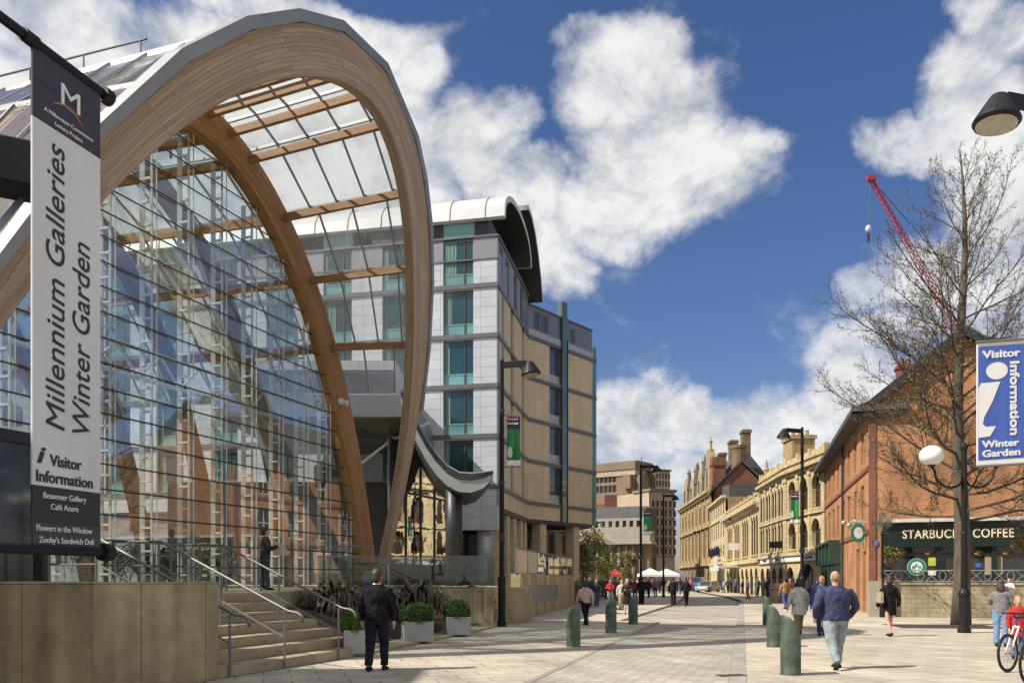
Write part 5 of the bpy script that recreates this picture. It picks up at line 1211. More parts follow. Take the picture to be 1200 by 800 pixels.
# ================================================================== LAMPS AND BANNERS
def lamp(px, py_head, side, d=None, label='', group='tall street lamps with hat shaped heads', banner=None, dirang=None, arm=1.0, H=9.07):
    if d is None: d = F*(H-EYE)/(HY-py_head)
    x = (px-CX)/F*d; T = thing('street_lamp', label, 'street lamp', (x, d, 0), group)
    mb = MB(); mb.lathe((x, d, 0), [(.16, 0), (.16, .15), (.13, .2), (.13, 1.6), (.15, 1.65), (.09, 1.8), (.075, H+.15), (.06, H+.2)], 12); mb.build('pole', M_black, T, smooth=False)
    v = Vector((side, -.25*abs(side), 0)).normalized() if dirang is None else Vector((math.cos(dirang), math.sin(dirang), 0))
    p = Vector((x, d, H)); mb = MB(); mb.bar(p, p+v*arm*.88+Vector((0, 0, .02)), .09, .2); mb.build('arm', M_black, T)
    c = p+v*arm; q = MB(); k = 20
    tilt = Matrix.Rotation(-.12, 3, Vector((0, 0, 1)).cross(v)); ring = lambda r, z: [c+tilt @ Vector((r*math.cos(2*math.pi*i/k), r*math.sin(2*math.pi*i/k), z)) for i in range(k)]
    q.loft([ring(.325, -.40), ring(.345, -.365), ring(.325, -.31), ring(.22, -.12), ring(.12, .05), ring(.05, .09)]); hd = q.build('lamp_head', M_black, T, smooth=False)
    q = MB(); q.loft([ring(.295, -.415), ring(.295, -.405)]); q.build('lens', M_lens, hd)
    mb = MB(); mb.box((x, d, 3.1), (.2, .2, .3)); mb.build('control_box', M_dark, T)
    for z in (5.0, 7.5): mb = MB(); mb.lathe((x, d, z), [(.1, -.06), (.1, .06)], 10); mb.build('collar', M_dark, T)
    return T, x, d
def green_banner(x0, d0, side, z0, z1, w, label, slant=0):
    """printed cloth between two arms"""
    v = Vector((side, 0, 0)); a = Vector((x0, d0-.05, 0))+v*.18; T = thing('hanging_banner', label, 'banner', (a.x, a.y, z1), 'green street banners')
    r = v if side > 0 else -v; o = a if side > 0 else a+v*w
    def rect(u0, u1, za, zb, m, nm, par=T, dy=0):
        mb = MB(); n = 6
        for i in range(n):
            ua, ub = u0+(u1-u0)*i/n, u0+(u1-u0)*(i+1)/n; f = lambda u: -.015*math.sin(u/w*9)-dy
            mb.face([o+r*ua+Vector((0, f(ua), za)), o+r*ub+Vector((0, f(ub), za)), o+r*ub+Vector((0, f(ub), zb)), o+r*ua+Vector((0, f(ua), zb))])
        return mb.build(nm, m, par, fix=False)
    h = z1-z0; rect(0, w, z0+.10*h, z0+.74*h, M_green, 'cloth'); rect(0, w, z0+.74*h, z1, M_navy, 'cloth_top'); rect(0, w, z0, z0+.10*h, M_wht, 'cloth_hem')
    for k in range(2):
        mb = MB()
        for i in range(5): mb.box(o+r*(w*(.12+.16*i))+Vector((0, -.025, z0+h*(.94-.09*k))), (w*.12, .006, h*.035))
        mb.build('lettering', M_wht if k else M_orange, T)
    mb = MB(); c = o+r*w*.22+Vector((0, -.02, z0+h*.24)); mb.ell(c, w*.2, .012, h*.09); mb.ell(c+Vector((0, 0, h*.09)), w*.13, .012, h*.05); mb.build('pale_motif', mat('pale print', (.6, .68, .6), .7) if 'pale print' not in MATS else MATS['pale print'], T)
    for z in (z0-.05, z1+.05): mb = MB(); mb.tube([Vector((x0, d0, z)), Vector((x0, d0, z))+v*(w+.25)], .022, 6); mb.build('arm', M_rail, T)
    return T
L1 = lamp(588, 422, 1, 29.0, 'tall black street lamp at the end of the retaining wall')
green_banner(L1[1], 29.0, 1, EYE+(HY-545)/F*29, EYE+(HY-488)/F*29, .46, 'green street banner on the tall lamp before the hotel')
L2 = lamp(751, 547, 1, None, 'black street lamp with banner in front of the concrete block')
green_banner(L2[1], L2[2], 1, EYE+(HY-625)/F*L2[2], EYE+(HY-597)/F*L2[2], .55, 'green street banner before the pale civic building')
lamp(777.5, 581, 1, None, 'black street lamp before the window grid office')
L4 = lamp(940, 505, -1, None, 'black street lamp in front of the arcaded bank')
green_banner(L4[1], L4[2], -1, EYE+(HY-612)/F*L4[2], EYE+(HY-576)/F*L4[2], .42, 'green street banner across the arcaded bank windows')
lamp(864, 606, -1, 101, 'distant black street lamp before the arched stone range')
lamp(820, 622, -1, 132, 'faraway black street lamp before the gothic building')
lamp(697, 618, 1, 110, 'faraway thin street lamp among the young trees by the pale building')
L8 = lamp(1243, 118, -1, 13.2, 'near street lamp reaching in from the right edge, seen from below', arm=1.18)
lamp(-75, 0, 1, 6.9, 'street lamp post carrying the tall visitor banner at the left edge', arm=.1, H=9.0, dirang=1.3)
# old lantern with a cluster of globes
def ornate():
    d = 36.0; x = (1034-CX)/F*d; T = thing('ornate_lantern', 'slim ornate lantern post with clustered clear globes by the coffee shopfront', 'street lamp', (x, d, 0))
    mb = MB(); mb.lathe((x, d, 0), [(.12, 0), (.12, .6), (.07, .7), (.05, 3.5), (.09, 3.6), (.04, 3.7)], 10); mb.build('post', M_black, T)
    for k in range(5): a = k*1.256; mb = MB(); p = Vector((x+.28*math.cos(a), d+.28*math.sin(a), 4.05)); mb.ell(p, .15, .15, .17); mb.tube([Vector((x, d, 3.65)), p-Vector((0, 0, .15))], .02, 5); mb.build('globe', G_bal, T, smooth=True)
    mb = MB(); mb.ell((x, d, 4.35), .17, .17, .2); mb.build('globe', G_bal, T, smooth=True)
ornate()
# double arm globe lamp
def globe_lamp():
    b = G(1130, 741); x, d = b.x, b.y; T = thing('globe_lamp', 'black lamp post with opal globes on curled arms before the bare tree', 'street lamp', (x, d, 0))
    mb = MB(); mb.lathe((x, d, 0), [(.19, 0), (.19, .12), (.15, .16), (.15, 1.1), (.17, 1.15), (.17, 1.22), (.10, 1.35), (.085, 3.0), (.10, 3.05), (.085, 3.1), (.08, 5.6), (.11, 5.65), (.11, 5.72), (.03, 5.85)], 14); mb.build('post', M_black, T)
    for s in (-1, 1):
        zc = EYE+(HY-545)/F*d; mb = MB(); pts = [Vector((x+s*(.06+.42*(1-math.cos(t))), d, zc-.42-.0+.0-.36*math.sin(t)*1.0+.36*(t/math.pi)*.6)) for t in [math.pi*k/10 for k in range(11)]]
        pts.append(Vector((x+s*1.0, d, zc))); mb.tube(pts, .035, 8); ar = mb.build('arm', M_black, T, smooth=True)
        c = Vector((x+s*1.0, d, zc+.30)); mb = MB(); mb.ell(c, .36, .36, .31, 20, 12); mb.build('globe', M_globe, ar, smooth=True); mb = MB(); mb.lathe(c-Vector((0, 0, .36)), [(.05, 0), (.14, .06)], 10); mb.build('cup', M_black, ar)
globe_lamp()

# tall visitor banner on the left
def left_banner():
    d1 = 7.54; a = P3(38, 0, d1); f = FR((a.x, d1), (a.x+.272, d1+.962)); wd = f.u_at(117.5)
    T = thing('visitor_banner', 'tall narrow white and dark banner lettered Millennium Galleries Winter Garden', 'banner', tuple(f.p(0, 4)))
    def panel(z0, z1, m, nm, w=0, d=0.02):
        mb = MB(); f.box(mb, 0, wd, z0, z1, w-d, w); return mb.build(nm, m, T)
    panel(5.84, 6.5, M_purple, 'cloth_top'); panel(2.505, 5.84, M_cloth, 'cloth'); panel(2.17, 2.505, M_olive, 'cloth_bottom'); panel(1.93, 2.168, M_olive2, 'cloth_bottom', .004)
    mb = MB(); f.box(mb, 0, wd, 6.19, 6.195, 0, .002); mb.build('seam', M_ink, T)
    def vt(s, px, y0, y1, size, m=M_ink):     # reads upwards
        u, z0 = f.uz(px, y0); _, z1 = f.uz(px, y1); ob = text(s, 1, (0, 0, 0), (1, 0, 0), (0, 1, 0), m, bold=0, shear=.18)
        xs = [v.co.x for v in ob.data.vertices]; x0, x1 = min(xs), max(xs); k = (z1-z0)/(x1-x0); og = ORG[T]
        for v in ob.data.vertices: v.co = f.p(u-v.co.y*size, z0+(v.co.x-x0)*k, .004+v.co.z)-og
        ob.parent = T; ORG[ob] = og
    vt('Millennium Galleries', 75, 505, 176, .31); vt('Winter Garden', 104.5, 511, 289, .31)
    def ht(s, px0, px1, py0, h, m, **kw):
        u0, z = f.uz(px0, py0); u1, _ = f.uz(px1, py0); textfit(s, u0, u1, z, h, f, m, T, w=.007, **kw)
    ht('M', 71, 93, 121, .20, M_wht); ht('A Millennium Commission', 51, 108, 129, .035, M_wht); ht('Lottery Project', 64, 96, 147, .035, M_wht)
    mb = MB(); pts = [f.uz(62, 121), f.uz(74, 122), f.uz(86, 132), f.uz(98, 150)]; mb.tube([f.p(u, z, .003) for u, z in pts], [.003, .012, .012, .003], 6, flat=.3); mb.build('orange_arc', M_orange, T)
    ht('i', 43, 53, 541, .15, M_ink, shear=.25, bold=.02); ht('Visitor', 58, 95, 545, .105, M_ink, bold=.012); ht('Information', 42, 108, 563, .105, M_ink, bold=.012)
    ht('Bessemer Gallery', 50, 100, 583, .055, M_wht); ht('Café Azure', 59, 91, 596.5, .055, M_wht); ht('Flowers in the Window', 42, 107, 621, .055, M_wht); ht("Zooby's Sandwich Deli", 45, 109, 635, .055, M_wht)
    for z, r in ((6.52, .045), (1.92, .05)):
        mb = MB(); p0 = f.p(-1.3, z, -.01); mb.tube([p0, f.p(wd+.06, z, -.01)], r, 12); mb.tube([f.p(wd+.03, z, -.01), f.p(wd+.14, z, -.01)], r*1.8, 12)
        if z > 5: mb.tube([f.p(-.1, z, -.01), f.p(.05, z, -.01)], r*1.35, 12)
        mb.build('arm', M_black, T)
    # floodlight box behind the banner
    c = P3(8, 194, 7.9); Fl = thing('floodlight', 'black box floodlight behind the tall visitor banner', 'floodlight', tuple(c)); mb = MB(); mb.boxm(Matrix.Translation(c+Vector((-.12, 0, 0))) @ Matrix.Rotation(.12, 4, 'Y') @ Matrix.Rotation(.2, 4, 'Z'), .85, .5, .42); bevel(mb.build('housing', M_black, Fl), .02)
    mb = MB(); q = P3(40, 215, 8.2); mb.bar(q, P3(-30, 300, 7.8), .12, .05); mb.build('strut', M_hg, Fl)
left_banner()
# blue visitor banner on the right lamp
def right_banner():
    d = 13.1; f = FR((P3(1145, 0, d).x, d), (P3(1145, 0, d).x+1, d-.05)); w = (1213-1145)/F*d
    z1 = EYE+(HY-402.5)/F*d; z0 = EYE+(HY-545)/F*d; k = .06
    T = thing('information_banner', 'blue and white visitor information banner with large letter i', 'banner', tuple(f.p(w/2, z1)))
    def tilt(ob):
        og = ORG[T]
        for v in ob.data.vertices:
            q = v.co+og; u = (q-f.p(0, 0)).dot(f.e); v.co.z += u*k
        return ob
    mb = MB(); f.box(mb, 0, w, z0, z1, -.02, 0); tilt(mb.build('cloth', M_wht, T)); b = .035
    mb = MB(); f.box(mb, b*.5, w-b, z0+.075, z1-.055, 0, .004); tilt(mb.build('blue_field', M_blueb, T))
    def ht(s, px0, px1, py0, h):
        u0, z = f.uz(px0, py0); u1, _ = f.uz(px1, py0); tilt(textfit(s, u0, u1, z-u0*k, h, f, M_wht, T, w=.008, bold=.03))
    ht('Visitor', 1151, 1195.5, 420, .115); ht('Winter', 1150.5, 1194, 524.5, .105); ht('Garden', 1151, 1195.5, 535.5, .105)
    u, zt = f.uz(1184, 422); _, zb = f.uz(1184, 511); ob = text('Information', 1, (0, 0, 0), (1, 0, 0), (0, 1, 0), M_wht, bold=.03); xs = [v.co.x for v in ob.data.vertices]; x0, x1 = min(xs), max(xs); kk = (zt-zb)/(x1-x0); og = ORG[T]
    for v in ob.data.vertices: v.co = f.p(u+v.co.y*.19, zt-.05-(v.co.x-x0)*kk*.97, .008+v.co.z)-og
    ob.parent = T; ORG[ob] = og; tilt(ob)
    c = f.uz(1168, 432); mb = MB(); n = 24; mb.ext([f.p(c[0]+.165*math.cos(6.2832*i/n), c[1]+.135*math.sin(6.2832*i/n)-.05, .006) for i in range(n)], f.n*.003); tilt(mb.build('i_dot', M_wht, T))
    pts = [(1149.5, 449), (1172, 447), (1163, 470), (1153, 489), (1151.5, 497), (1155, 500), (1167, 499), (1160, 511), (1146.5, 513), (1146.5, 455)]
    mb = MB(); mb.ext([f.p(*f.uz(*p), .006)-Vector((0, 0, f.uz(*p)[0]*k)) for p in pts], f.n*.003); tilt(mb.build('i_stem', M_wht, T))
    for z in (z1+.02, z0-.02): mb = MB(); mb.tube([f.p(-.02, z, .01), f.p(w+.12, z+.06, .01)], .02, 8); mb.build('arm', M_rail, T)
right_banner()

# ================================================================== TREES
def bare_tree(name, label, x, y, H, r0, zb, spread, rnd, group=None, n1=64, tw=1.0, leafy=0, bmat=None):
    T = thing(name, label, 'tree', (x, y, 0), group)
    lead = []; px_, py_ = x, y
    for i in range(15):
        f = i/14; lead.append(Vector((x+.22*math.sin(f*8+1)*min(1, f*3)*.8, y+.2*math.cos(f*6)*f, H*f)))
    rad = [r0*(1.15 if i == 0 else 1)*(1-i/14)**.8+.012 for i in range(15)]
    mb = MB(); mb.tube(lead, rad, 12); mb.build('trunk', M_bark, T, smooth=True)
    lp = lambda z: lead[min(13, int(z/H*14))].lerp(lead[min(14, int(z/H*14)+1)], (z/H*14) % 1)
    br, tg, bd, cn = MB(), MB(), MB(), MB()
    def bud(p):
        s = rnd.uniform(.03, .065)*tw; d = Vector((rnd.gauss(0, 1), rnd.gauss(0, 1), rnd.gauss(0, 1))).normalized(); a = d.orthogonal().normalized()
        (bd if rnd.random() < .5 else cn).face([p-d*s*.6, p+a*s*.5, p+d*s*.6, p-a*s*.5])
    def grow(p, d, L, r, lev):
        n = (7, 5, 4, 3)[lev]; pts = [p]; dd = d.copy(); k = L/n
        for i in range(n):
            dd = (dd+Vector((rnd.gauss(0, .11), rnd.gauss(0, .11), rnd.gauss((.075, .05, .03, .02)[lev], .10)))*(1 if lev < 2 else 1.5)).normalized(); pts.append(pts[-1]+dd*k)
        (br if lev == 0 else tg).tube(pts, [max(.0045, r*(1-.85*i/n)) for i in range(n+1)], 5 if lev == 0 else 3, cap=False)
        if lev >= 2:
            for q in pts[1:]:
                for _ in range(leafy+1):
                    if rnd.random() < .62: bud(q+Vector((rnd.gauss(0, .05), rnd.gauss(0, .05), rnd.gauss(0, .05)))*tw)
        if lev == 3: return
        m = int(L*(2.5, 4.2, 6.0)[lev]/tw)+(3, 2, 1)[lev]
        for i in range(m):
            f = (.16+.84*(i+rnd.random()*.6)/m) if lev == 0 else (.12+.88*i/m); j = min(n-1, int(f*n)); q = pts[j].lerp(pts[j+1], f*n-j)
            t = (pts[j+1]-pts[j]).normalized(); sd = t.orthogonal().normalized(); sd = Matrix.Rotation(rnd.uniform(0, 6.283), 3, t) @ sd
            nd = (t*rnd.uniform(.6, 1.0)+sd*rnd.uniform(.45, .8)).normalized()
            grow(q, nd, L*(1-f*.68)*rnd.uniform(.34, .52)*(1, .85, .7)[lev], r*(.42, .55, .6)[lev]*(1-f*.5), lev+1)
    for i in range(n1):
        f = ((i+.5)/n1)**1.05; z = zb+(H*.97-zb)*f
        a = i*2.39996+rnd.uniform(-.5, .5); elv = (.04+.72*f**.7+rnd.uniform(-.14, .18)); L = spread*(1-f)**.62*rnd.uniform(.7, 1.12)+.6
        d = Vector((math.cos(a)*math.cos(elv), math.sin(a)*math.cos(elv), math.sin(elv)))
        grow(lp(z), d, L, max(.012, rad[min(14, int(z/H*14))]*.24), 0)
    br.build('branches', M_twig, T, fix=False, uv=False); tg.build('twigs', M_twig, T, fix=False, uv=False); bd.build('buds', bmat or M_bud, T, fix=False, uv=False); cn.build('cones', M_cone, T, fix=False, uv=False)
    return T
bare_tree('street_tree', 'large bare alder tree with buds behind the globe lamp', 16.15, 30.0, 17.2, .29, 3.6, 6.4, random.Random(3), n1=60)
bare_tree('street_tree', 'second budding tree with fresh green leaves at the right edge', 17.2, 22.0, 12.5, .2, 4.5, 4.2, random.Random(9), n1=34, tw=1.3, leafy=1, bmat=M_leaf)
g = G(1150, 741); mb = MB(); mb.box((g.x+.6, 29.0, .003), (3.4, 2.4, .012), -.15); tag(mb.build('tree_pit', M_soil), kind='structure')
def leafy_tree(x, y, H, w, label, m, rnd):
    T = thing('young_tree', label, 'tree', (x, y, 0), 'young trees by the pale building'); mb = MB(); mb.tube([(x, y, 0), (x+.1, y, H*.4), (x, y, H*.85)], [.12, .09, .03], 7)
    for k in range(9): a = k*2.4; z = H*(.3+.06*k); mb.tube([(x, y, z), (x+w*.6*math.cos(a), y+w*.6*math.sin(a), z+H*.18)], [.05, .01], 4)
    mb.build('trunk', M_bark, T); mb = MB()
    for k in range(16):
        a = rnd.uniform(0, 6.3); rr = w*rnd.uniform(.1, .8); z = H*rnd.uniform(.35, .95); leafcloud(mb, (x+rr*math.cos(a), y+rr*math.sin(a), z), w*.4, w*.4, H*.1, 130, .24, .1, rnd=rnd)
    mb.build('crown', m, T, fix=False)
rt = random.Random(4)
for px, d, H, w, l, m in ((682, 76, 6.0, 2.0, 'young tree with sparse olive leaves right beside the hotel corner', M_bud), (696, 84, 6.6, 2.2, 'young olive leaved tree before the left of the colonnade', M_bud), (709, 92, 5.8, 1.6, 'fresh green young tree before the colonnade', M_leaf), (732, 104, 5.2, 1.6, 'small young tree left of the banner lamp in the middle distance', M_bud)):
    leafy_tree((px-CX)/F*d, d, H, w, l, m, rt)
mb = MB(); f = FR((3.9, 53), (9.5, 80)); 
for k in range(14): leafcloud(mb, f.p(2*k, .8), 1.1, 1.1, .8, 160, .25, .2)
tag(mb.build('hedge', M_leafd, loc=(6, 66, 0), fix=False), 'clipped green hedge beyond the end of the long buff wall', 'hedge')

# ================================================================== CRANE
def crane():
    d = 150; a, b = P3(1020, 209, d), P3(1128, 398, d); T = thing('tower_crane', 'red lattice crane jib rising behind the bare tree', 'crane', (b.x, d, 0))
    def lattice(p, q, w, n, nm):
        ax = (q-p).normalized(); s = ax.cross(Vector((0, 1, 0))).normalized(); t = Vector((0, 1, 0)); cs = [s*w/2-t*w/2, s*w/2+t*w/2, -s*w/2+t*w/2, -s*w/2-t*w/2]; mb = MB()
        for c in cs: mb.bar(p+c*.45, q+c, .12, .12)
        for i in range(n):
            f0, f1 = i/n, (i+1)/n
            for k in range(4):
                c, c2 = cs[k], cs[(k+1) % 4]; mb.bar(p.lerp(q, f0)+c*(.45+.55*f0), p.lerp(q, f1)+c2*(.45+.55*f1), .08, .08)
        mb.build(nm, M_red, T)
    lattice(a, b, 1.15, 30, 'jib'); lattice(Vector((b.x, d, 44)), Vector((b.x, d, 0)), 2.0, 16, 'mast')
    mb = MB(); mb.box(b+Vector((.8, 0, -1)), (3.2, 2.4, 2.4)); mb.box(b+Vector((4.5, 0, -.5)), (5, 2, 1.2)); mb.build('cab', M_red, T)
    mb = MB(); mb.box(a+Vector((.2, 0, 0)), (1.6, .8, .9)); mb.build('jib_head', M_red, T)
    mb = MB(); h = P3(1017.5, 268, d); mb.tube([a, h], .05, 4); mb.tube([h-Vector((0, 0, .6)), P3(1018, 318, d)], .04, 4); mb.build('hoist_cable', M_dark, T)
    mb = MB(); mb.ell(h, .5, .5, .65); hk = mb.build('hook_ball', M_white, T, smooth=True); mb = MB(); mb.box(h-Vector((0, 0, 1.6)), (.4, .3, 1.4)); mb.build('hook', M_dark, hk)
    mb = MB(); mb.tube([a, b+Vector((4.5, 0, 5)), b+Vector((4.5, 0, 0))], .07, 4); mb.build('pendant_cable', M_dark, T)
crane()

# ================================================================== BOLLARDS
def bollard(px, py, label, rz=2.6, h=1.03, proto=[None]):
    g = G(px, py)
    mb = MB(); k = 28; r = .172; rings = []
    for z in (0, .025): rings.append([Vector((r*1.05*math.cos(6.2832*i/k), r*1.05*math.sin(6.2832*i/k), z)) for i in range(k)])
    rings.append([Vector((r*math.cos(6.2832*i/k), r*math.sin(6.2832*i/k), .028)) for i in range(k)])
    def top(c):      # sloping curved cut: low on one side, full height on the other
        t = (c+1)/2; return h*(.55+.45*math.sqrt(max(0, 1-(1-t)**2.0)))
    for f in (.5, .93, .985, 1.0):
        rr = r*(1 if f < .96 else .985 if f < .99 else .95); rings.append([Vector((rr*math.cos(6.2832*i/k), rr*math.sin(6.2832*i/k), .028+(top(math.cos(6.2832*i/k))-.028)*f)) for i in range(k)])
    for sc in (.7, .4, .1): rings.append([Vector((r*sc*math.cos(6.2832*i/k), r*sc*math.sin(6.2832*i/k), top(sc*math.cos(6.2832*i/k))+.004)) for i in range(k)])
    if proto[0] is None:
        mb2 = MB(); mb2.loft(rings); o = mb2.build('bollard', M_verd, smooth=True); proto[0] = o
        o.data.set_sharp_from_angle(angle=R(40))
    else: o = proto[0].copy(); COL.objects.link(o)
    o.location = (g.x, g.y, 0); o.rotation_euler = (0, 0, rz); tag(o, label, 'bollard', 'green bronze bollards along both kerbs'); return o
for px, py, l, rz in ((672, 757, 'green bronze bollard nearest on the left, before the woman in the pink top', .2), (716, 741, 'green bronze bollard in the middle of the left three', .2), (742, 731, 'green bronze bollard farthest of the left three', .2),
        (926.5, 790, 'largest green bronze bollard, left of the man in the navy jacket', math.pi-.2), (907, 757.5, 'second green bronze bollard, just behind the largest one', math.pi-.2), (899.5, 732, 'third green bronze bollard on the right, half hidden by the second', math.pi-.2)):
    bollard(px, py, l, rz)

# ================================================================== PEOPLE
def remesh(mb, name, m, parent, vox, loc=None, smooth=4, noise=0):
    o = mb.build('tmp', m, None, loc=tuple(ORG[parent]) if parent is not None else loc, fix=True, uv=False)
    md = o.modifiers.new('r', 'REMESH'); md.mode = 'VOXEL'; md.voxel_size = vox; md.use_smooth_shade = True
    sm = o.modifiers.new('s', 'SMOOTH'); sm.iterations = smooth; sm.factor = .5
    if noise:
        tx = bpy.data.textures.get('folds') or bpy.data.textures.new('folds', 'CLOUDS'); tx.noise_scale = .10
        dm = o.modifiers.new('d', 'DISPLACE'); dm.texture = tx; dm.strength = noise; dm.mid_level = .22; dm.texture_coords = 'LOCAL'
    dg = bpy.context.evaluated_depsgraph_get(); me = bpy.data.meshes.new_from_object(o.evaluated_get(dg)); me.name = name
    me.polygons.foreach_set('use_smooth', [True]*len(me.polygons)); og = ORG.pop(o); bpy.data.objects.remove(o)
    ob = bpy.data.objects.new(name, me); COL.objects.link(ob)
    if not me.materials: me.materials.append(m)
    if parent is not None: ob.parent = parent; ORG[ob] = ORG[parent]
    else: ob.location = og; ORG[ob] = og
    return ob
HAIR = {k: mat('hair '+k, c, .6, var=.4, scale=30, stretch=(6, 6, 1)) for k, c in dict(brown=(.055, .03, .018), dark=(.02, .016, .014), blond=(.40, .26, .11), grey=(.30, .28, .26), sandy=(.30, .19, .10)).items()}
CL = {}
def cl(c):
    k = tuple(c)
    if k not in CL: CL[k] = mat('cloth %d' % len(CL), k, .9, var=.3, scale=9, bump=.5, bscale=22, spec=.2)
    return CL[k]
def person(x, y, face, h, label, top, legs, hair='brown', hairlen='short', walk=.0, top_kind='jacket', vox=.022, arms='swing', shoes=(.02, .018, .016), bald=False, sit=False, z=0, girth=1.0, group=None, sleeves=1, skirt=None, skin=None):
    """figure of height h at (x, y), facing `face` degrees (0 = away from the camera, +90 = towards the left)"""
    k = h/1.75; og = Vector((x, y, z)); rot = Matrix.Rotation(R(face), 3, 'Z')
    W_ = lambda p: og+rot @ (Vector(p)*k)
    rnd = random.Random(int(x*1000+y*77))
    hip, sh, nk = .93, 1.43, 1.50
    dz = 0
    if sit: dz = -.45
    def leg(s):
        a = walk*s*.42; hp = Vector((s*.095*(1+(girth-1)*.55), 0, hip+dz)); g_ = 1
        if sit: kn = hp+Vector((s*.03, .44, .02)); an = kn+Vector((0, .02, -.42))
        else:
            kb = .55*walk if s < 0 else .08*walk
            kn = hp+Vector((s*.005, math.sin(a)*.45, -math.cos(a)*.45)); an = kn+Vector((0, math.sin(a-kb)*.42, -math.cos(a-kb)*.42))
        return hp, kn, an
    def arm(s):
        S = Vector((s*.195*girth, 0, sh-.045+dz)); a = -walk*s*.5
        if arms == 'swing': el = S+Vector((s*.06, math.sin(a)*.28+.0, -.285)); wr = el+Vector((s*.0, math.sin(a)*.2+.07, -.245))
        elif arms == 'front': el = S+Vector((s*.06, .08, -.27)); wr = el+Vector((-s*.10, .22, .06))
        elif arms == 'hold': el = S+Vector((s*.08, .06, -.27)); wr = el+Vector((-s*.16, .20, .10))
        elif arms == 'read': el = S+Vector((s*.05, .06, -.27)); wr = el+Vector((-s*.07, .24, .10))
        elif arms == 'pockets': el = S+Vector((s*.09, -.03, -.28)); wr = el+Vector((-s*.05, .16, -.19))
        else: el = S+Vector((s*.05, 0, -.28)); wr = el+Vector((0, .05, -.25))
        return S, el, wr
    def ring(c, rx, ry, n=14): return [W_((c[0]+rx*math.cos(6.2832*i/n), c[1]+ry*math.sin(6.2832*i/n), c[2]+dz)) for i in range(n)]
    tub = lambda mb, pts, rr: mb.tube([W_(p) for p in pts], [r*k for r in rr], 10)
    drop = 0
    if not sit:
        low = min(leg(1)[2].z, leg(-1)[2].z); drop = low-.075; og = Vector((x, y, z-drop*k)); 
    B = MB()
    # head and face
    hc = (0, .015, 1.635+dz); B.ell(W_(hc), .078*k, .098*k, .118*k, 14, 10, M=rot); B.ell(W_((0, .035, 1.565+dz)), .058*k, .07*k, .06*k, 10, 6, M=rot)
    B.ell(W_((0, .115, 1.61+dz)), .014*k, .022*k, .026*k, 8, 6, M=rot)
    for s in (-1, 1): B.ell(W_((s*.08, .0, 1.625+dz)), .012*k, .022*k, .034*k, 8, 6, M=rot)
    tub(B, [(0, 0, 1.40+dz), (0, .0, 1.49+dz), (0, .01, 1.57+dz)], [.075, .058, .055])
    g = girth
    B.loft([ring((0, 0, z_), rx*g, ry*g) for z_, rx, ry in ((.86, .15, .10), (.93, .165, .11), (1.05, .145, .10), (1.2, .155, .105), (1.34, .185, .11), (1.42, .15, .09), (1.47, .07, .06))])
    for s in (-1, 1):
        hp, kn, an = leg(s); tub(B, [hp+Vector((0, 0, .03)), hp.lerp(kn, .4), kn, kn.lerp(an, .3), an], [.085*g, .078*g, .052, .052, .036])
        fd = Vector((0, 1, 0)) if (sit or s > 0 or walk < .3) else Vector((0, .75, -.66))
        tub(B, [an+Vector((0, -.045, -.03)), an+Vector((0, .03, -.045))+fd*.03, an+Vector((0, 0, -.05))+fd*.16], [.036, .04, .025])
        S_, el, wr = arm(s); tub(B, [S_+Vector((-s*.03, 0, .01)), S_.lerp(el, .5), el, el.lerp(wr, .4), wr], [.058*g, .047*g, .04, .038, .026])
        hd = (wr-el).normalized(); side = Vector((0, 1, 0)) if abs(hd.z) > .7 else Vector((1, 0, 0)); pn = wr+hd*.085
        tub(B, [wr-hd*.01, wr+hd*.04, pn], [.026, .036, .030])
        for q, L in ((-1.5, .055), (-.5, .075), (.5, .07), (1.5, .06)):
            f0 = pn+side*q*.017; cu = Vector((-s*.02, 0, 0)); tub(B, [f0-hd*.02, f0+hd*L*.5, f0+hd*L+cu], [.010, .0095, .008])
        tub(B, [wr+hd*.03+side*.02, wr+hd*.06+side*.048, wr+hd*.10+side*.052], [.011, .011, .009])
    P = remesh(B, 'person', skin or M_skin, None, vox*.62, loc=(x, y, z), smooth=3)
    tag(P, label, 'person', group)
    # trousers, or bare legs under a skirt
    if legs is not None:
        m = MB(); m.loft([ring((0, 0, z_), rx*g, ry*g) for z_, rx, ry in ((.80, .12, .10), (.88, .172, .125), (.96, .172, .122), (1.03, .16, .112))])
        for s in (-1, 1):
            hp, kn, an = leg(s); tub(m, [hp+Vector((0, 0, .02)), hp.lerp(kn, .4), kn, kn.lerp(an, .5), an+Vector((0, 0, .015))], [.100*g**.6, .092*g**.6, .070*g**.6, .066, .066])
        remesh(m, 'trousers', cl(legs), P, vox, noise=.035)
    m = MB()
    low = {'jacket': .86, 'coat': .62, 'dress': .62, 'shirt': .92}[top_kind]; fl = {'jacket': 1.0, 'coat': 1.18, 'dress': 1.08, 'shirt': .97}[top_kind]
    if not sit or top_kind in ('jacket', 'shirt'):
        prof = [(low, .178*fl, .125*fl), ((low+1.0)/2, .178*(1+fl)/2, .13*(1+fl)/2), (1.0, .176, .128), (1.12, .178, .128), (1.28, .198, .135), (1.38, .195, .118), (1.44, .13, .088), (1.485, .075, .07)]
        m.loft([ring((0, 0, z_), rx*g, ry*g) for z_, rx, ry in prof])
    for s in (-1, 1):
        S_, el, wr = arm(s); e = .97 if sleeves == 1 else .0
        if sleeves: tub(m, [S_+Vector((-s*.05, 0, .005)), S_.lerp(el, .5), el, el.lerp(wr, .5), el.lerp(wr, e)], [.076*g**.5, .066*g**.5, .056*g**.5, .050, .042])
        else: tub(m, [S_+Vector((-s*.05, 0, .005)), S_.lerp(el, .6)], [.075, .062])
    remesh(m, top_kind, cl(top), P, vox, noise=.036)
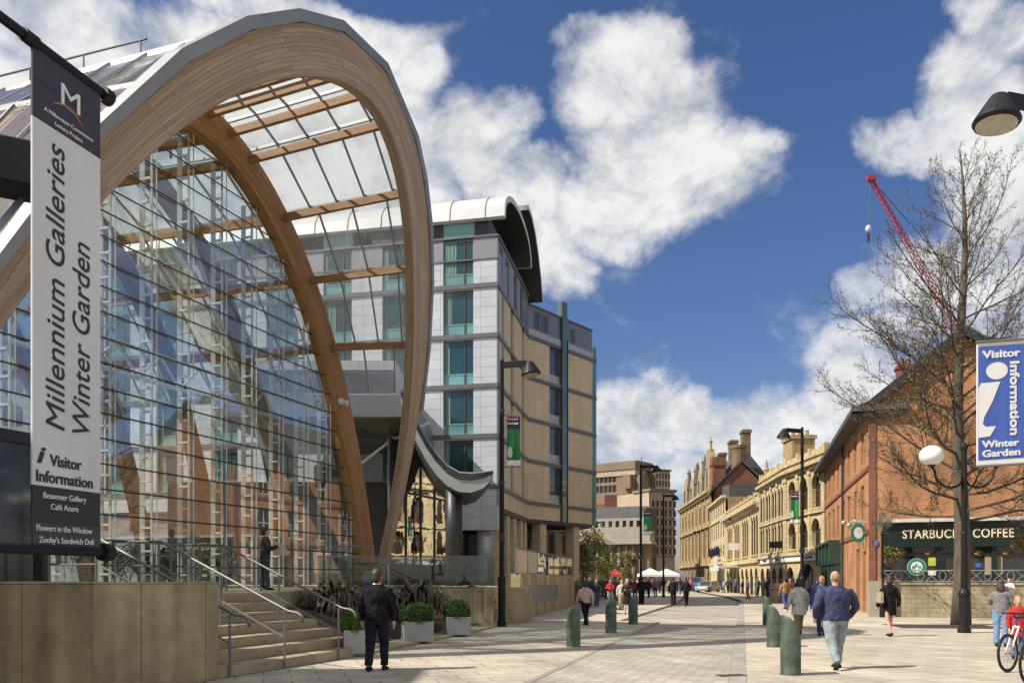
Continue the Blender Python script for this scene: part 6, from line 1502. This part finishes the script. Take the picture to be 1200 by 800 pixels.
    if skirt:
        m = MB(); m.loft([ring((0, .0, z_), rx*g, ry*g) for z_, rx, ry in ((.50, .235, .19), (.7, .205, .165), (.9, .18, .132), (1.02, .155, .112))]); remesh(m, 'skirt', cl(skirt), P, vox, noise=.02)
    for s in (-1, 1):
        m = MB(); hp, kn, an = leg(s); fd = Vector((0, 1, 0)) if (sit or s > 0 or walk < .3) else Vector((0, .75, -.66))
        m.tube([W_(an+Vector((0, -.06, -.035))), W_(an+Vector((0, .02, -.043))+fd*.03), W_(an+Vector((0, 0, -.05))+fd*.10), W_(an+Vector((0, 0, -.055))+fd*.19)], [.043*k, .048*k, .042*k, .02*k], 10)
        m.build('shoe', cl(shoes), P, smooth=True)
    m = MB()
    if bald:
        m.ell(W_((0, -.012, 1.64+dz)), .0805*k, .098*k, .085*k, 14, 8, M=rot)
    else:
        m.ell(W_((0, -.012, 1.665+dz)), .090*k, .104*k, .108*k, 14, 10, M=rot); m.ell(W_((0, -.045, 1.61+dz)), .085*k, .07*k, .10*k, 12, 8, M=rot)
        if hairlen == 'long': m.ell(W_((0, -.065, 1.53+dz)), .105*k, .065*k, .18*k, 12, 8, M=rot)
        if hairlen == 'bob': m.ell(W_((0, -.04, 1.585+dz)), .105*k, .085*k, .11*k, 12, 8, M=rot)
    remesh(m, 'hair', HAIR[hair], P, vox*.7, smooth=2, noise=.012)
    m = MB()
    for s in (-1, 1): m.ell(W_((s*.03, .104, 1.638+dz)), .012*k, .006*k, .008*k, 8, 5, M=rot)
    m.ell(W_((0, .100, 1.567+dz)), .024*k, .008*k, .006*k, 8, 5, M=rot); m.build('face_features', HAIR['dark'], P, smooth=True)
    return P
def collar(P, x, y, h, z=0):
    k = h/1.75; mb = MB(); mb.tube([(x+.066*k*math.cos(.35*i), y+.012+.062*k*math.sin(.35*i), 1.505*k) for i in range(19)], .017, 6); mb.build('collar', M_wht, P, smooth=True)
def pg(px, py): g = G(px, py); return g.x, g.y
def bag(name, x, y, z, size, col, label, cat='bag', strap=None, rz=0):
    mb = MB(); a, b, c = size; T = thing(name, label, cat, (x, y, z)); M = Matrix.Translation((x, y, z)) @ Matrix.Rotation(rz, 4, 'Z')
    mb.loft([[M @ Vector((sx*a/2*w, sy*b/2*w, zz*c/2)) for sx, sy in ((-1, -.6), (-.6, -1), (.6, -1), (1, -.6), (1, .6), (.6, 1), (-.6, 1), (-1, .6))] for zz, w in ((-1, .7), (-.85, 1), (.3, .95), (1, .7))]); mb.build('body', cl(col), T)
    mb = MB(); mb.tube([M @ Vector(p) for p in ((-a*.35, 0, c*.45), (-a*.2, 0, c*.5+(strap or .2)), (a*.2, 0, c*.5+(strap or .2)), (a*.35, 0, c*.45))], .012, 6); mb.build('strap', cl(col), T)
BLK = (.012, .012, .015); NAVY = (.03, .035, .085); JEAN = (.10, .14, .21); JEANL = (.24, .29, .34)
mn = person(*pg(442, 785), -8, 1.81, 'man in black jumper and dark trousers walking past the steps', (.010, .009, .013), (.014, .016, .028), 'brown', walk=.25, vox=.016, girth=1.18, arms='relaxed', hairlen='short')
person(*pg(979, 783), 6, 1.80, 'stout bald man in navy jacket and pale jeans walking away', (.05, .055, .115), (.26, .30, .32), 'sandy', walk=.55, vox=.016, girth=1.42, arms='pockets', bald=True)
collar(mn, *pg(442, 785), 1.81)
x, y = pg(1042, 745)
person(x, y, 4, 1.74, 'woman in black dress with bare legs and beige shoulder bag', (.012, .010, .010), None, 'brown', 'bob', walk=.5, vox=.018, top_kind='dress', girth=1.0)
bag('shoulder_bag', x-.27, y-.02, 1.12, (.14, .3, .34), (.36, .30, .21), 'beige shoulder bag on the woman in the black dress', strap=.38, rz=0)
person(*pg(936, 743), 8, 1.66, 'woman in pale grey hooded coat and tan trousers walking away', (.50, .50, .47), (.26, .18, .09), 'dark', 'bob', walk=.4, vox=.018, top_kind='coat', girth=1.1)
person(*pg(963, 744), -6, 1.72, 'man in blue jacket half hidden behind the stout man', (.04, .07, .17), NAVY, 'sandy', walk=.3, vox=.02, girth=1.1)
person(*pg(920, 713), 15, 1.70, 'person in tan jacket and blue jeans beyond the grey coat', (.30, .19, .08), (.06, .10, .24), 'dark', walk=.4, girth=1.1)
person(*pg(926, 708), 160, 1.68, 'person with dark red scarf facing the tan jacket', (.18, .04, .06), BLK, 'dark', walk=.2)
person(*pg(911, 706), 170, 1.6, 'woman in pink top beyond the right bollards', (.6, .3, .3), JEAN, 'blond', 'long', walk=.2)
person(*pg(958, 712), 10, 1.7, 'man in dark blue coat near the green shopfront', (.025, .03, .07), BLK, 'dark', walk=.3, top_kind='coat')
x, y = pg(1173, 757)
person(x, y, -35, 1.62, 'woman in grey jumper and blue jeans holding a baby', (.19, .18, .18), (.17, .27, .44), 'brown', 'long', vox=.018, arms='hold')
person(x+.26, y+.10, 150, .72, 'baby in white held against the grey jumper', (.62, .60, .58), (.5, .5, .52), 'blond', vox=.014, arms='hold', walk=0, z=.93)
person(*pg(1193, 772), 170, 1.28, 'child in red coat and pale hat behind the bicycles', (.42, .035, .03), JEAN, 'blond', 'bob', vox=.018, top_kind='coat')
w_ = fw.p(fw.u_at(1161), 0, -.9); person(w_.x, w_.y, 30, 1.72, 'woman in pink top seated behind the iron railing', (.60, .36, .36), BLK, 'dark', 'bob', sit=True, z=.34, vox=.02, arms='front')
ch = thing('cafe_chair', 'grey metal cafe chair under the seated woman in pink', 'chair', (w_.x, w_.y, 0)); mb = MB(); mb.box((w_.x, w_.y, .80), (.45, .45, .05), .5); mb.build('seat', M_galv, ch)
for sx in (-1, 1):
    for sy in (-1, 1): mb = MB(); mb.tube([(w_.x+sx*.2, w_.y+sy*.2, 0), (w_.x+sx*.17, w_.y+sy*.17, .8)], .018, 6); mb.build('leg', M_galv, ch)
x, y = P3(311, 687, 23.6).x, 23.6
person(x, y, -60, 1.76, 'person in dark coat reading a white sheet by the glass wall', (.035, .034, .036), (.05, .05, .055), 'dark', vox=.02, top_kind='jacket', arms='read', z=1.335, walk=.1)
mb = MB(); mb.boxm(Matrix.Translation((x+.36, y+.22, 1.335+1.17)) @ Matrix.Rotation(-.9, 4, 'X'), .32, .42, .008); tag(mb.build('newspaper', M_wht, loc=(x+.36, y+.22, 2.5)), 'white sheet held open by the person at the glass wall', 'newspaper')
x = P3(553, 690, 30.6).x; person(x, 30.6, -20, 1.7, 'person in navy seated behind the glass balustrade', (.03, .033, .06), BLK, 'brown', sit=True, z=.42, vox=.02)
bn = thing('bench', 'low stone bench behind the glass balustrade', 'bench', (x, 30.6, 1.3)); mb = MB(); mb.box((x, 30.55, .85), (1.8, .5, .10)); mb.build('seat', M_sand, bn); mb = MB(); mb.box((x-.7, 30.55, .60), (.25, .4, .4)); mb.build('leg', M_sand, bn); mb = MB(); mb.box((x+.7, 30.55, .60), (.25, .4, .4)); mb.build('leg', M_sand, bn)
person(*pg(686, 732), 25, 1.60, 'woman in pink top and black trousers behind the left bollard', (.55, .38, .31), BLK, 'brown', 'bob', walk=.6, girth=1.15)
person(*pg(690.5, 711), 178, 1.72, 'man in navy jacket and white shirt coming along the buff wall', NAVY, JEAN, 'dark', walk=.4)
person(*pg(699, 711), 182, 1.66, 'woman in dark cardigan and blue jeans beside the navy jacket man', (.05, .045, .06), (.07, .10, .2), 'brown', 'long', walk=.4)
person(*pg(715, 709), 175, 1.62, 'woman in bright red jacket walking towards the camera', (.50, .035, .04), JEANL, 'dark', 'long', walk=.4, arms='front')
person(*pg(735, 719), 176, 1.66, 'blond woman in black skirt with red bag straps', (.04, .03, .03), None, 'blond', 'long', walk=.35, skirt=(.02, .017, .018), arms='front')
person(*pg(728.5, 714), 185, 1.60, 'woman in cream top beside the blond woman', (.60, .54, .42), (.45, .38, .26), 'sandy', 'bob', walk=.3)
person(*pg(752, 707.5), 0, 1.78, 'man in black suit standing by the banner lamp', BLK, BLK, 'dark', walk=.2, girth=1.1)
person(*pg(789, 709), -4, 1.76, 'left of two people in black walking up the road', (.016, .016, .018), BLK, 'dark', walk=.5)
person(*pg(804, 709), 4, 1.74, 'right of two people in black walking up the road, arm bent', (.02, .018, .022), BLK, 'dark', walk=.5, arms='pockets')
rp = random.Random(12)
for px, py, f, c, l in ((744, 703, 170, (.30, .05, .05), 'distant person in dark red by the banner lamp'), (722, 704, 178, (.10, .10, .2), 'distant person in blue behind the red jacket woman'), (760, 700, 10, (.03, .03, .04), 'distant person in black right of the suited man'), (768, 699, 175, (.2, .2, .22), 'distant person in grey by the market stalls'),
        (870, 696, 60, (.04, .04, .09), 'distant person in navy by the stone arches'), (876, 697, -60, (.10, .06, .12), 'distant person in plum coat by the stone arches'), (882, 696, 170, (.03, .03, .03), 'distant person in black by the stone arches'), (895, 697, 20, (.05, .07, .16), 'distant person in blue near the round arched door'), (900, 699, 170, (.06, .06, .07), 'distant person in charcoal near the round arched door'), (853, 694, 0, (.20, .38, .36), 'distant person in pale green beside the parked cars'), (848, 694, 90, (.4, .45, .5), 'distant person in pale blue beside the parked cars'), (810, 692, 0, (.6, .12, .06), 'distant person in orange red beside the blue van'), (706, 700, 170, (.5, .45, .4), 'distant person in cream near the young trees'), (947, 703, 175, (.4, .35, .33), 'person in beige before the arcaded bank'), (935, 702, 12, (.05, .05, .06), 'person in dark clothes before the arcaded bank'), (916, 701, 5, (.06, .1, .2), 'person in mid blue before the arcaded bank'),
        (738, 697, 10, (.02, .02, .03), 'faraway person in black just left of the banner lamp'), (747, 696, 175, (.5, .48, .44), 'faraway person in white between the banner lamp and the red coat'), (756, 695, 0, (.06, .08, .16), 'faraway person in slate blue beneath the white stalls'), (764, 694.5, 170, (.25, .06, .06), 'faraway person in maroon beneath the white stalls'), (773, 694, 5, (.03, .03, .03), 'faraway person in black under the right white stall'),
        (784, 695, 175, (.3, .28, .22), 'faraway person in beige by the charcoal car'), (797, 696, 0, (.03, .05, .04), 'faraway person in dark green between the couple and the black car'), (711, 702, 5, (.07, .06, .06), 'faraway person in brown behind the red jacket woman'), (726, 699, 175, (.45, .1, .12), 'faraway person in crimson behind the blond woman'), (888, 698, 175, (.08, .12, .1), 'distant person in bottle green beside the litter bin'), (905, 703, 20, (.35, .3, .25), 'distant person in stone colour beside the hanging sign'), (862, 695, 175, (.12, .1, .1), 'distant person in grey brown by the traffic cone')):
    person(*pg(px, py), f, rp.uniform(1.6, 1.8), l, c, rp.choice((BLK, JEAN, NAVY, (.1, .09, .08))), rp.choice(('dark', 'brown', 'sandy')), rp.choice(('short', 'bob')), walk=rp.uniform(.1, .5), vox=.034)

# ================================================================== BICYCLES
def bicycle(cx_, cy_, rz, label, fcol, steer=.0):
    T = thing('bicycle', label, 'bicycle', (cx_, cy_, 0)); Rz = Matrix.Rotation(rz, 3, 'Z'); og = Vector((cx_, cy_, 0)); w = lambda x, z, y=0: og+Rz @ Vector((x, y, z))
    r = .34
    def wheel(x, st, nm):
        Rs = Rz @ Matrix.Rotation(st, 3, 'Z'); c = w(x, r); q = lambda a, rr, o=0: c+Rs @ Vector((rr*math.cos(a), o, rr*math.sin(a)))
        mb = MB(); mb.tube([q(6.2832*i/36, r-.02) for i in range(37)], .024, 8, cap=False); wh = mb.build('wheel', M_black, T, smooth=True)
        mb = MB(); mb.tube([q(6.2832*i/36, r-.052) for i in range(37)], .010, 6, cap=False); mb.build('rim', M_rail, wh, smooth=True)
        mb = MB()
        for i in range(24): mb.tube([q(6.2832*i/24+.2*(-1)**i, .02, .03*(-1)**i), q(6.2832*i/24, r-.055)], .0022, 3)
        mb.tube([c+Rs @ Vector((0, -.05, 0)), c+Rs @ Vector((0, .05, 0))], .02, 8); mb.build('spokes', M_rail, wh)
    wheel(0, steer, 'w'); wheel(1.05, 0, 'w')
    hd = (.22, .82); ht = (.17, .95); bb = (.62, .30); st = (.76, .80); rx = (1.05, r)
    mb = MB()
    for a, b, rr in ((hd, bb, .022), (ht, st, .018), (bb, st, .018), (bb, rx, .012), (st, rx, .011), (hd, ht, .02)): mb.tube([w(*a), w(*b)], rr, 8)
    mb.build('frame', fcol, T, smooth=True)
    mb = MB()
    for o in (-.05, .05): mb.tube([w(.20, .80, o), w(0, r, o)], .015, 6)
    mb.tube([w(.22, .8, -.05), w(.22, .8, .05)], .02, 6); mb.build('fork', M_wht, T)
    mb = MB(); mb.tube([w(.17, .95), w(.14, 1.03)], .015, 6); mb.tube([w(.20, 1.03, -.30), w(.14, 1.04, -.15), w(.14, 1.04, .15), w(.20, 1.03, .30)], .014, 6); mb.build('handlebar', M_black, T)
    mb = MB(); mb.tube([w(*st), w(.79, .92)], .014, 6); mb.loft([[w(.66, .92, y_) for y_ in (-.02, .02)]+[w(.66, .95, y_) for y_ in (.02, -.02)], [w(.93, .92, y_) for y_ in (-.075, .075)]+[w(.93, .97, y_) for y_ in (.07, -.07)]]); mb.build('saddle', M_black, T)
    mb = MB(); mb.tube([w(.62+.09*math.cos(6.2832*i/20), .30+.09*math.sin(6.2832*i/20), .05) for i in range(21)], .006, 4, cap=False); mb.tube([w(.62, .3, .06), w(.70, .16, .07)], .01, 5); mb.tube([w(.62, .3, -.06), w(.54, .44, -.07)], .01, 5); mb.box(w(.72, .15, .10), (.09, .07, .02), rz); mb.box(w(.52, .45, -.10), (.09, .07, .02), rz); mb.build('pedals', M_dark, T)
g = G(1181, 787); bicycle(g.x, g.y, .32, 'bicycle with white fork and purple frame, its front wheel turned to the road', mat('purple frame paint', (.09, .06, .22), .3), .25)
g = G(1207, 801); bicycle(g.x-.02, g.y, .55, 'nearer bicycle with green frame cut by the right edge', mat('green frame paint', (.06, .25, .08), .3), .1)

# ================================================================== CARS, STALLS, STREET SMALLS
def car(px, py, rz, col, label, L=4.2, H=1.5, van=False):
    g = G(px, py, -.1); T = thing('parked_car', label, 'van' if van else 'car', (g.x, g.y, -.1), 'cars parked down the street'); M = Matrix.Translation((g.x, g.y, -.1)) @ Matrix.Rotation(rz, 4, 'Z'); W_ = 1.72
    m = mat('car paint %s' % label[:18], col, .25, metal=.3, var=.05)
    prof = [(-.5, .22), (-.5, .45), (-.47, .56), (-.28, .62), (-.14, .95), (.18, 1.0), (.36, .92), (.47, .62), (.5, .55), (.5, .22)] if not van else [(-.5, .2), (-.5, .5), (-.40, .62), (-.30, .97), (.3, 1.0), (.48, .97), (.5, .6), (.5, .2)]
    ring = lambda s: [M @ Vector((x*L, s*W_/2*(1 if z < .64 else .82), z*H)) for x, z in prof]
    mb = MB(); mb.loft([ring(-1), ring(-.9), ring(.9), ring(1)]); bevel(mb.build('body', m, T), .05, 2)
    for s in (-1, 1):
        mb = MB(); a = [(-.24, .66), (-.13, .90), (.17, .95), (.31, .88), (.36, .66)] if not van else [(-.32, .66), (-.26, .9), (.40, .92), (.42, .66)]
        mb.ext([M @ Vector((x*L, s*W_/2*(.985 if z < .7 else .86), z*H)) for x, z in a], M.to_3x3() @ Vector((0, s*.03, 0))); mb.build('side_window', P_dark, T)
        for x in (-.31, .31):
            mb = MB(); c = M @ Vector((x*L, s*(W_/2-.08), .31)); ax = M.to_3x3() @ Vector((0, .1, 0)); mb.tube([c-ax, c+ax], .31, 16); wh = mb.build('wheel', M_black, T); mb = MB(); mb.tube([c-ax*1.08, c+ax*1.08], .18, 12); mb.build('rim', M_galv, wh)
        mb = MB(); mb.boxm(M @ Matrix.Translation((-.495*L, s*.62, .52*H)), .06, .3, .16); mb.build('headlight', M_lens, T); mb = MB(); mb.boxm(M @ Matrix.Translation((.495*L, s*.68, .55*H)), .06, .2, .2); mb.build('tail_light', M_red, T)
    for x0, z0, x1, z1 in (((-.275, .64, -.15, .93), (.38, .9, .465, .64)) if not van else ((-.39, .64, -.31, .95), (.485, .92, .497, .66))):
        mb = MB(); q = [M @ Vector((x0*L, s*W_/2*.78, z0*H)) for s in (-1, 1)]+[M @ Vector((x1*L, s*W_/2*.74, z1*H)) for s in (1, -1)]; n = M.to_3x3() @ Vector((-1 if x0 < 0 else 1, 0, .6)); mb.ext(q, n*.05); mb.build('windscreen', P_dark, T)
car(830, 694, .95, (.30, .31, .32), 'silver grey estate car parked before the stone range', 4.5, 1.5)
car(817, 692.5, 1.15, (.07, .13, .32), 'small blue van beside the silver car', 4.4, 2.05, True)
car(843, 692.5, 1.2, (.02, .03, .08), 'dark navy car behind the silver one', 4.2, 1.5)
car(805, 689.5, 1.55, (.03, .03, .035), 'black car left of the blue van', 4.2, 1.45); car(791, 690, 1.6, (.06, .06, .07), 'charcoal car beneath the white market stalls', 4.2, 1.45); car(776, 690, 2.6, (.03, .035, .05), 'dark car standing by the stall with the striped roof', 4.3, 1.5)
def stall(px, d, w, col, label):
    x = (px-CX)/F*d; T = thing('market_stall', label, 'stall', (x, d, -.1), 'market stalls at the end of the street'); mb = MB(); h = 2.35
    b = [(x-w/2, d-1.4, h), (x+w/2, d-1.4, h), (x+w/2, d+1.4, h), (x-w/2, d+1.4, h)]; ap = (x, d, h+.9)
    for i in range(4): mb.face([b[i], b[(i+1) % 4], ap]); p, q = b[i], b[(i+1) % 4]; mb.face([p, q, (q[0], q[1], h-.35), (p[0], p[1], h-.35)])
    mb.build('canopy', mat('stall cloth '+label[:12], col, .8, var=.06), T, fix=False)
    for p in b: mb = MB(); mb.tube([(p[0], p[1], -.1), p], .035, 5); mb.build('pole', M_galv, T)
    mb = MB(); mb.box((x, d, .45), (w*.9, 1.6, .9)); mb.build('counter', M_concl, T)
for px, d, w, c, l in ((762, 122, 3.4, (.66, .68, .66), 'white and pale green market stall left of the tall dark lamp'), (781, 128, 3.6, (.72, .72, .71), 'white market stall right of the tall dark lamp'), (795, 132, 3.2, (.7, .7, .69), 'white market stall nearest the gothic building'), (718, 112, 2.2, (.5, .07, .05), 'red market stall behind the crowd by the young trees')): stall(px, d, w, c, l)
cn = G(877, 701); T = thing('traffic_cone', 'orange traffic cone before the stone arches', 'traffic cone', (cn.x, cn.y, 0)); mb = MB(); mb.lathe((cn.x, cn.y, 0), [(.16, .05), (.03, .75)], 14); mb.build('cone', mat('cone orange', (.65, .12, .02), .5), T); mb = MB(); mb.box((cn.x, cn.y, .025), (.42, .42, .05)); mb.build('base', M_black, T)
g = G(909, 706); T = thing('litter_bin', 'round buff stone litter bin near the arcaded bank', 'bin', (g.x, g.y, 0)); mb = MB(); mb.lathe((g.x, g.y, 0), [(.42, 0), (.42, .95), (.36, 1.05), (.2, 1.05)], 16); mb.build('drum', M_low, T); mb = MB(); mb.lathe((g.x, g.y, .9), [(.43, 0), (.43, .06)], 16); mb.build('band', M_dark, T)
# hanging shop signs on the bank
for px, py, d, l, s in ((911, 638, 71, 'black hanging sign on a bracket before the arched bank door', (1.3, .55)), (862, 640, 96, 'pale hanging sign on the stone range', (1.6, .8))):
    p = P3(px, py, d); T = thing('hanging_sign', l, 'sign', tuple(p)); mb = MB(); mb.box(p, (s[0], .12, s[1])); mb.build('board', M_black if 'black' in l else M_wht, T); mb = MB(); mb.tube([p+Vector((-.1, 0, s[1]/2)), p+Vector((2.2, 0, s[1]/2+.1))], .03, 6); mb.build('bracket', M_dark, T)
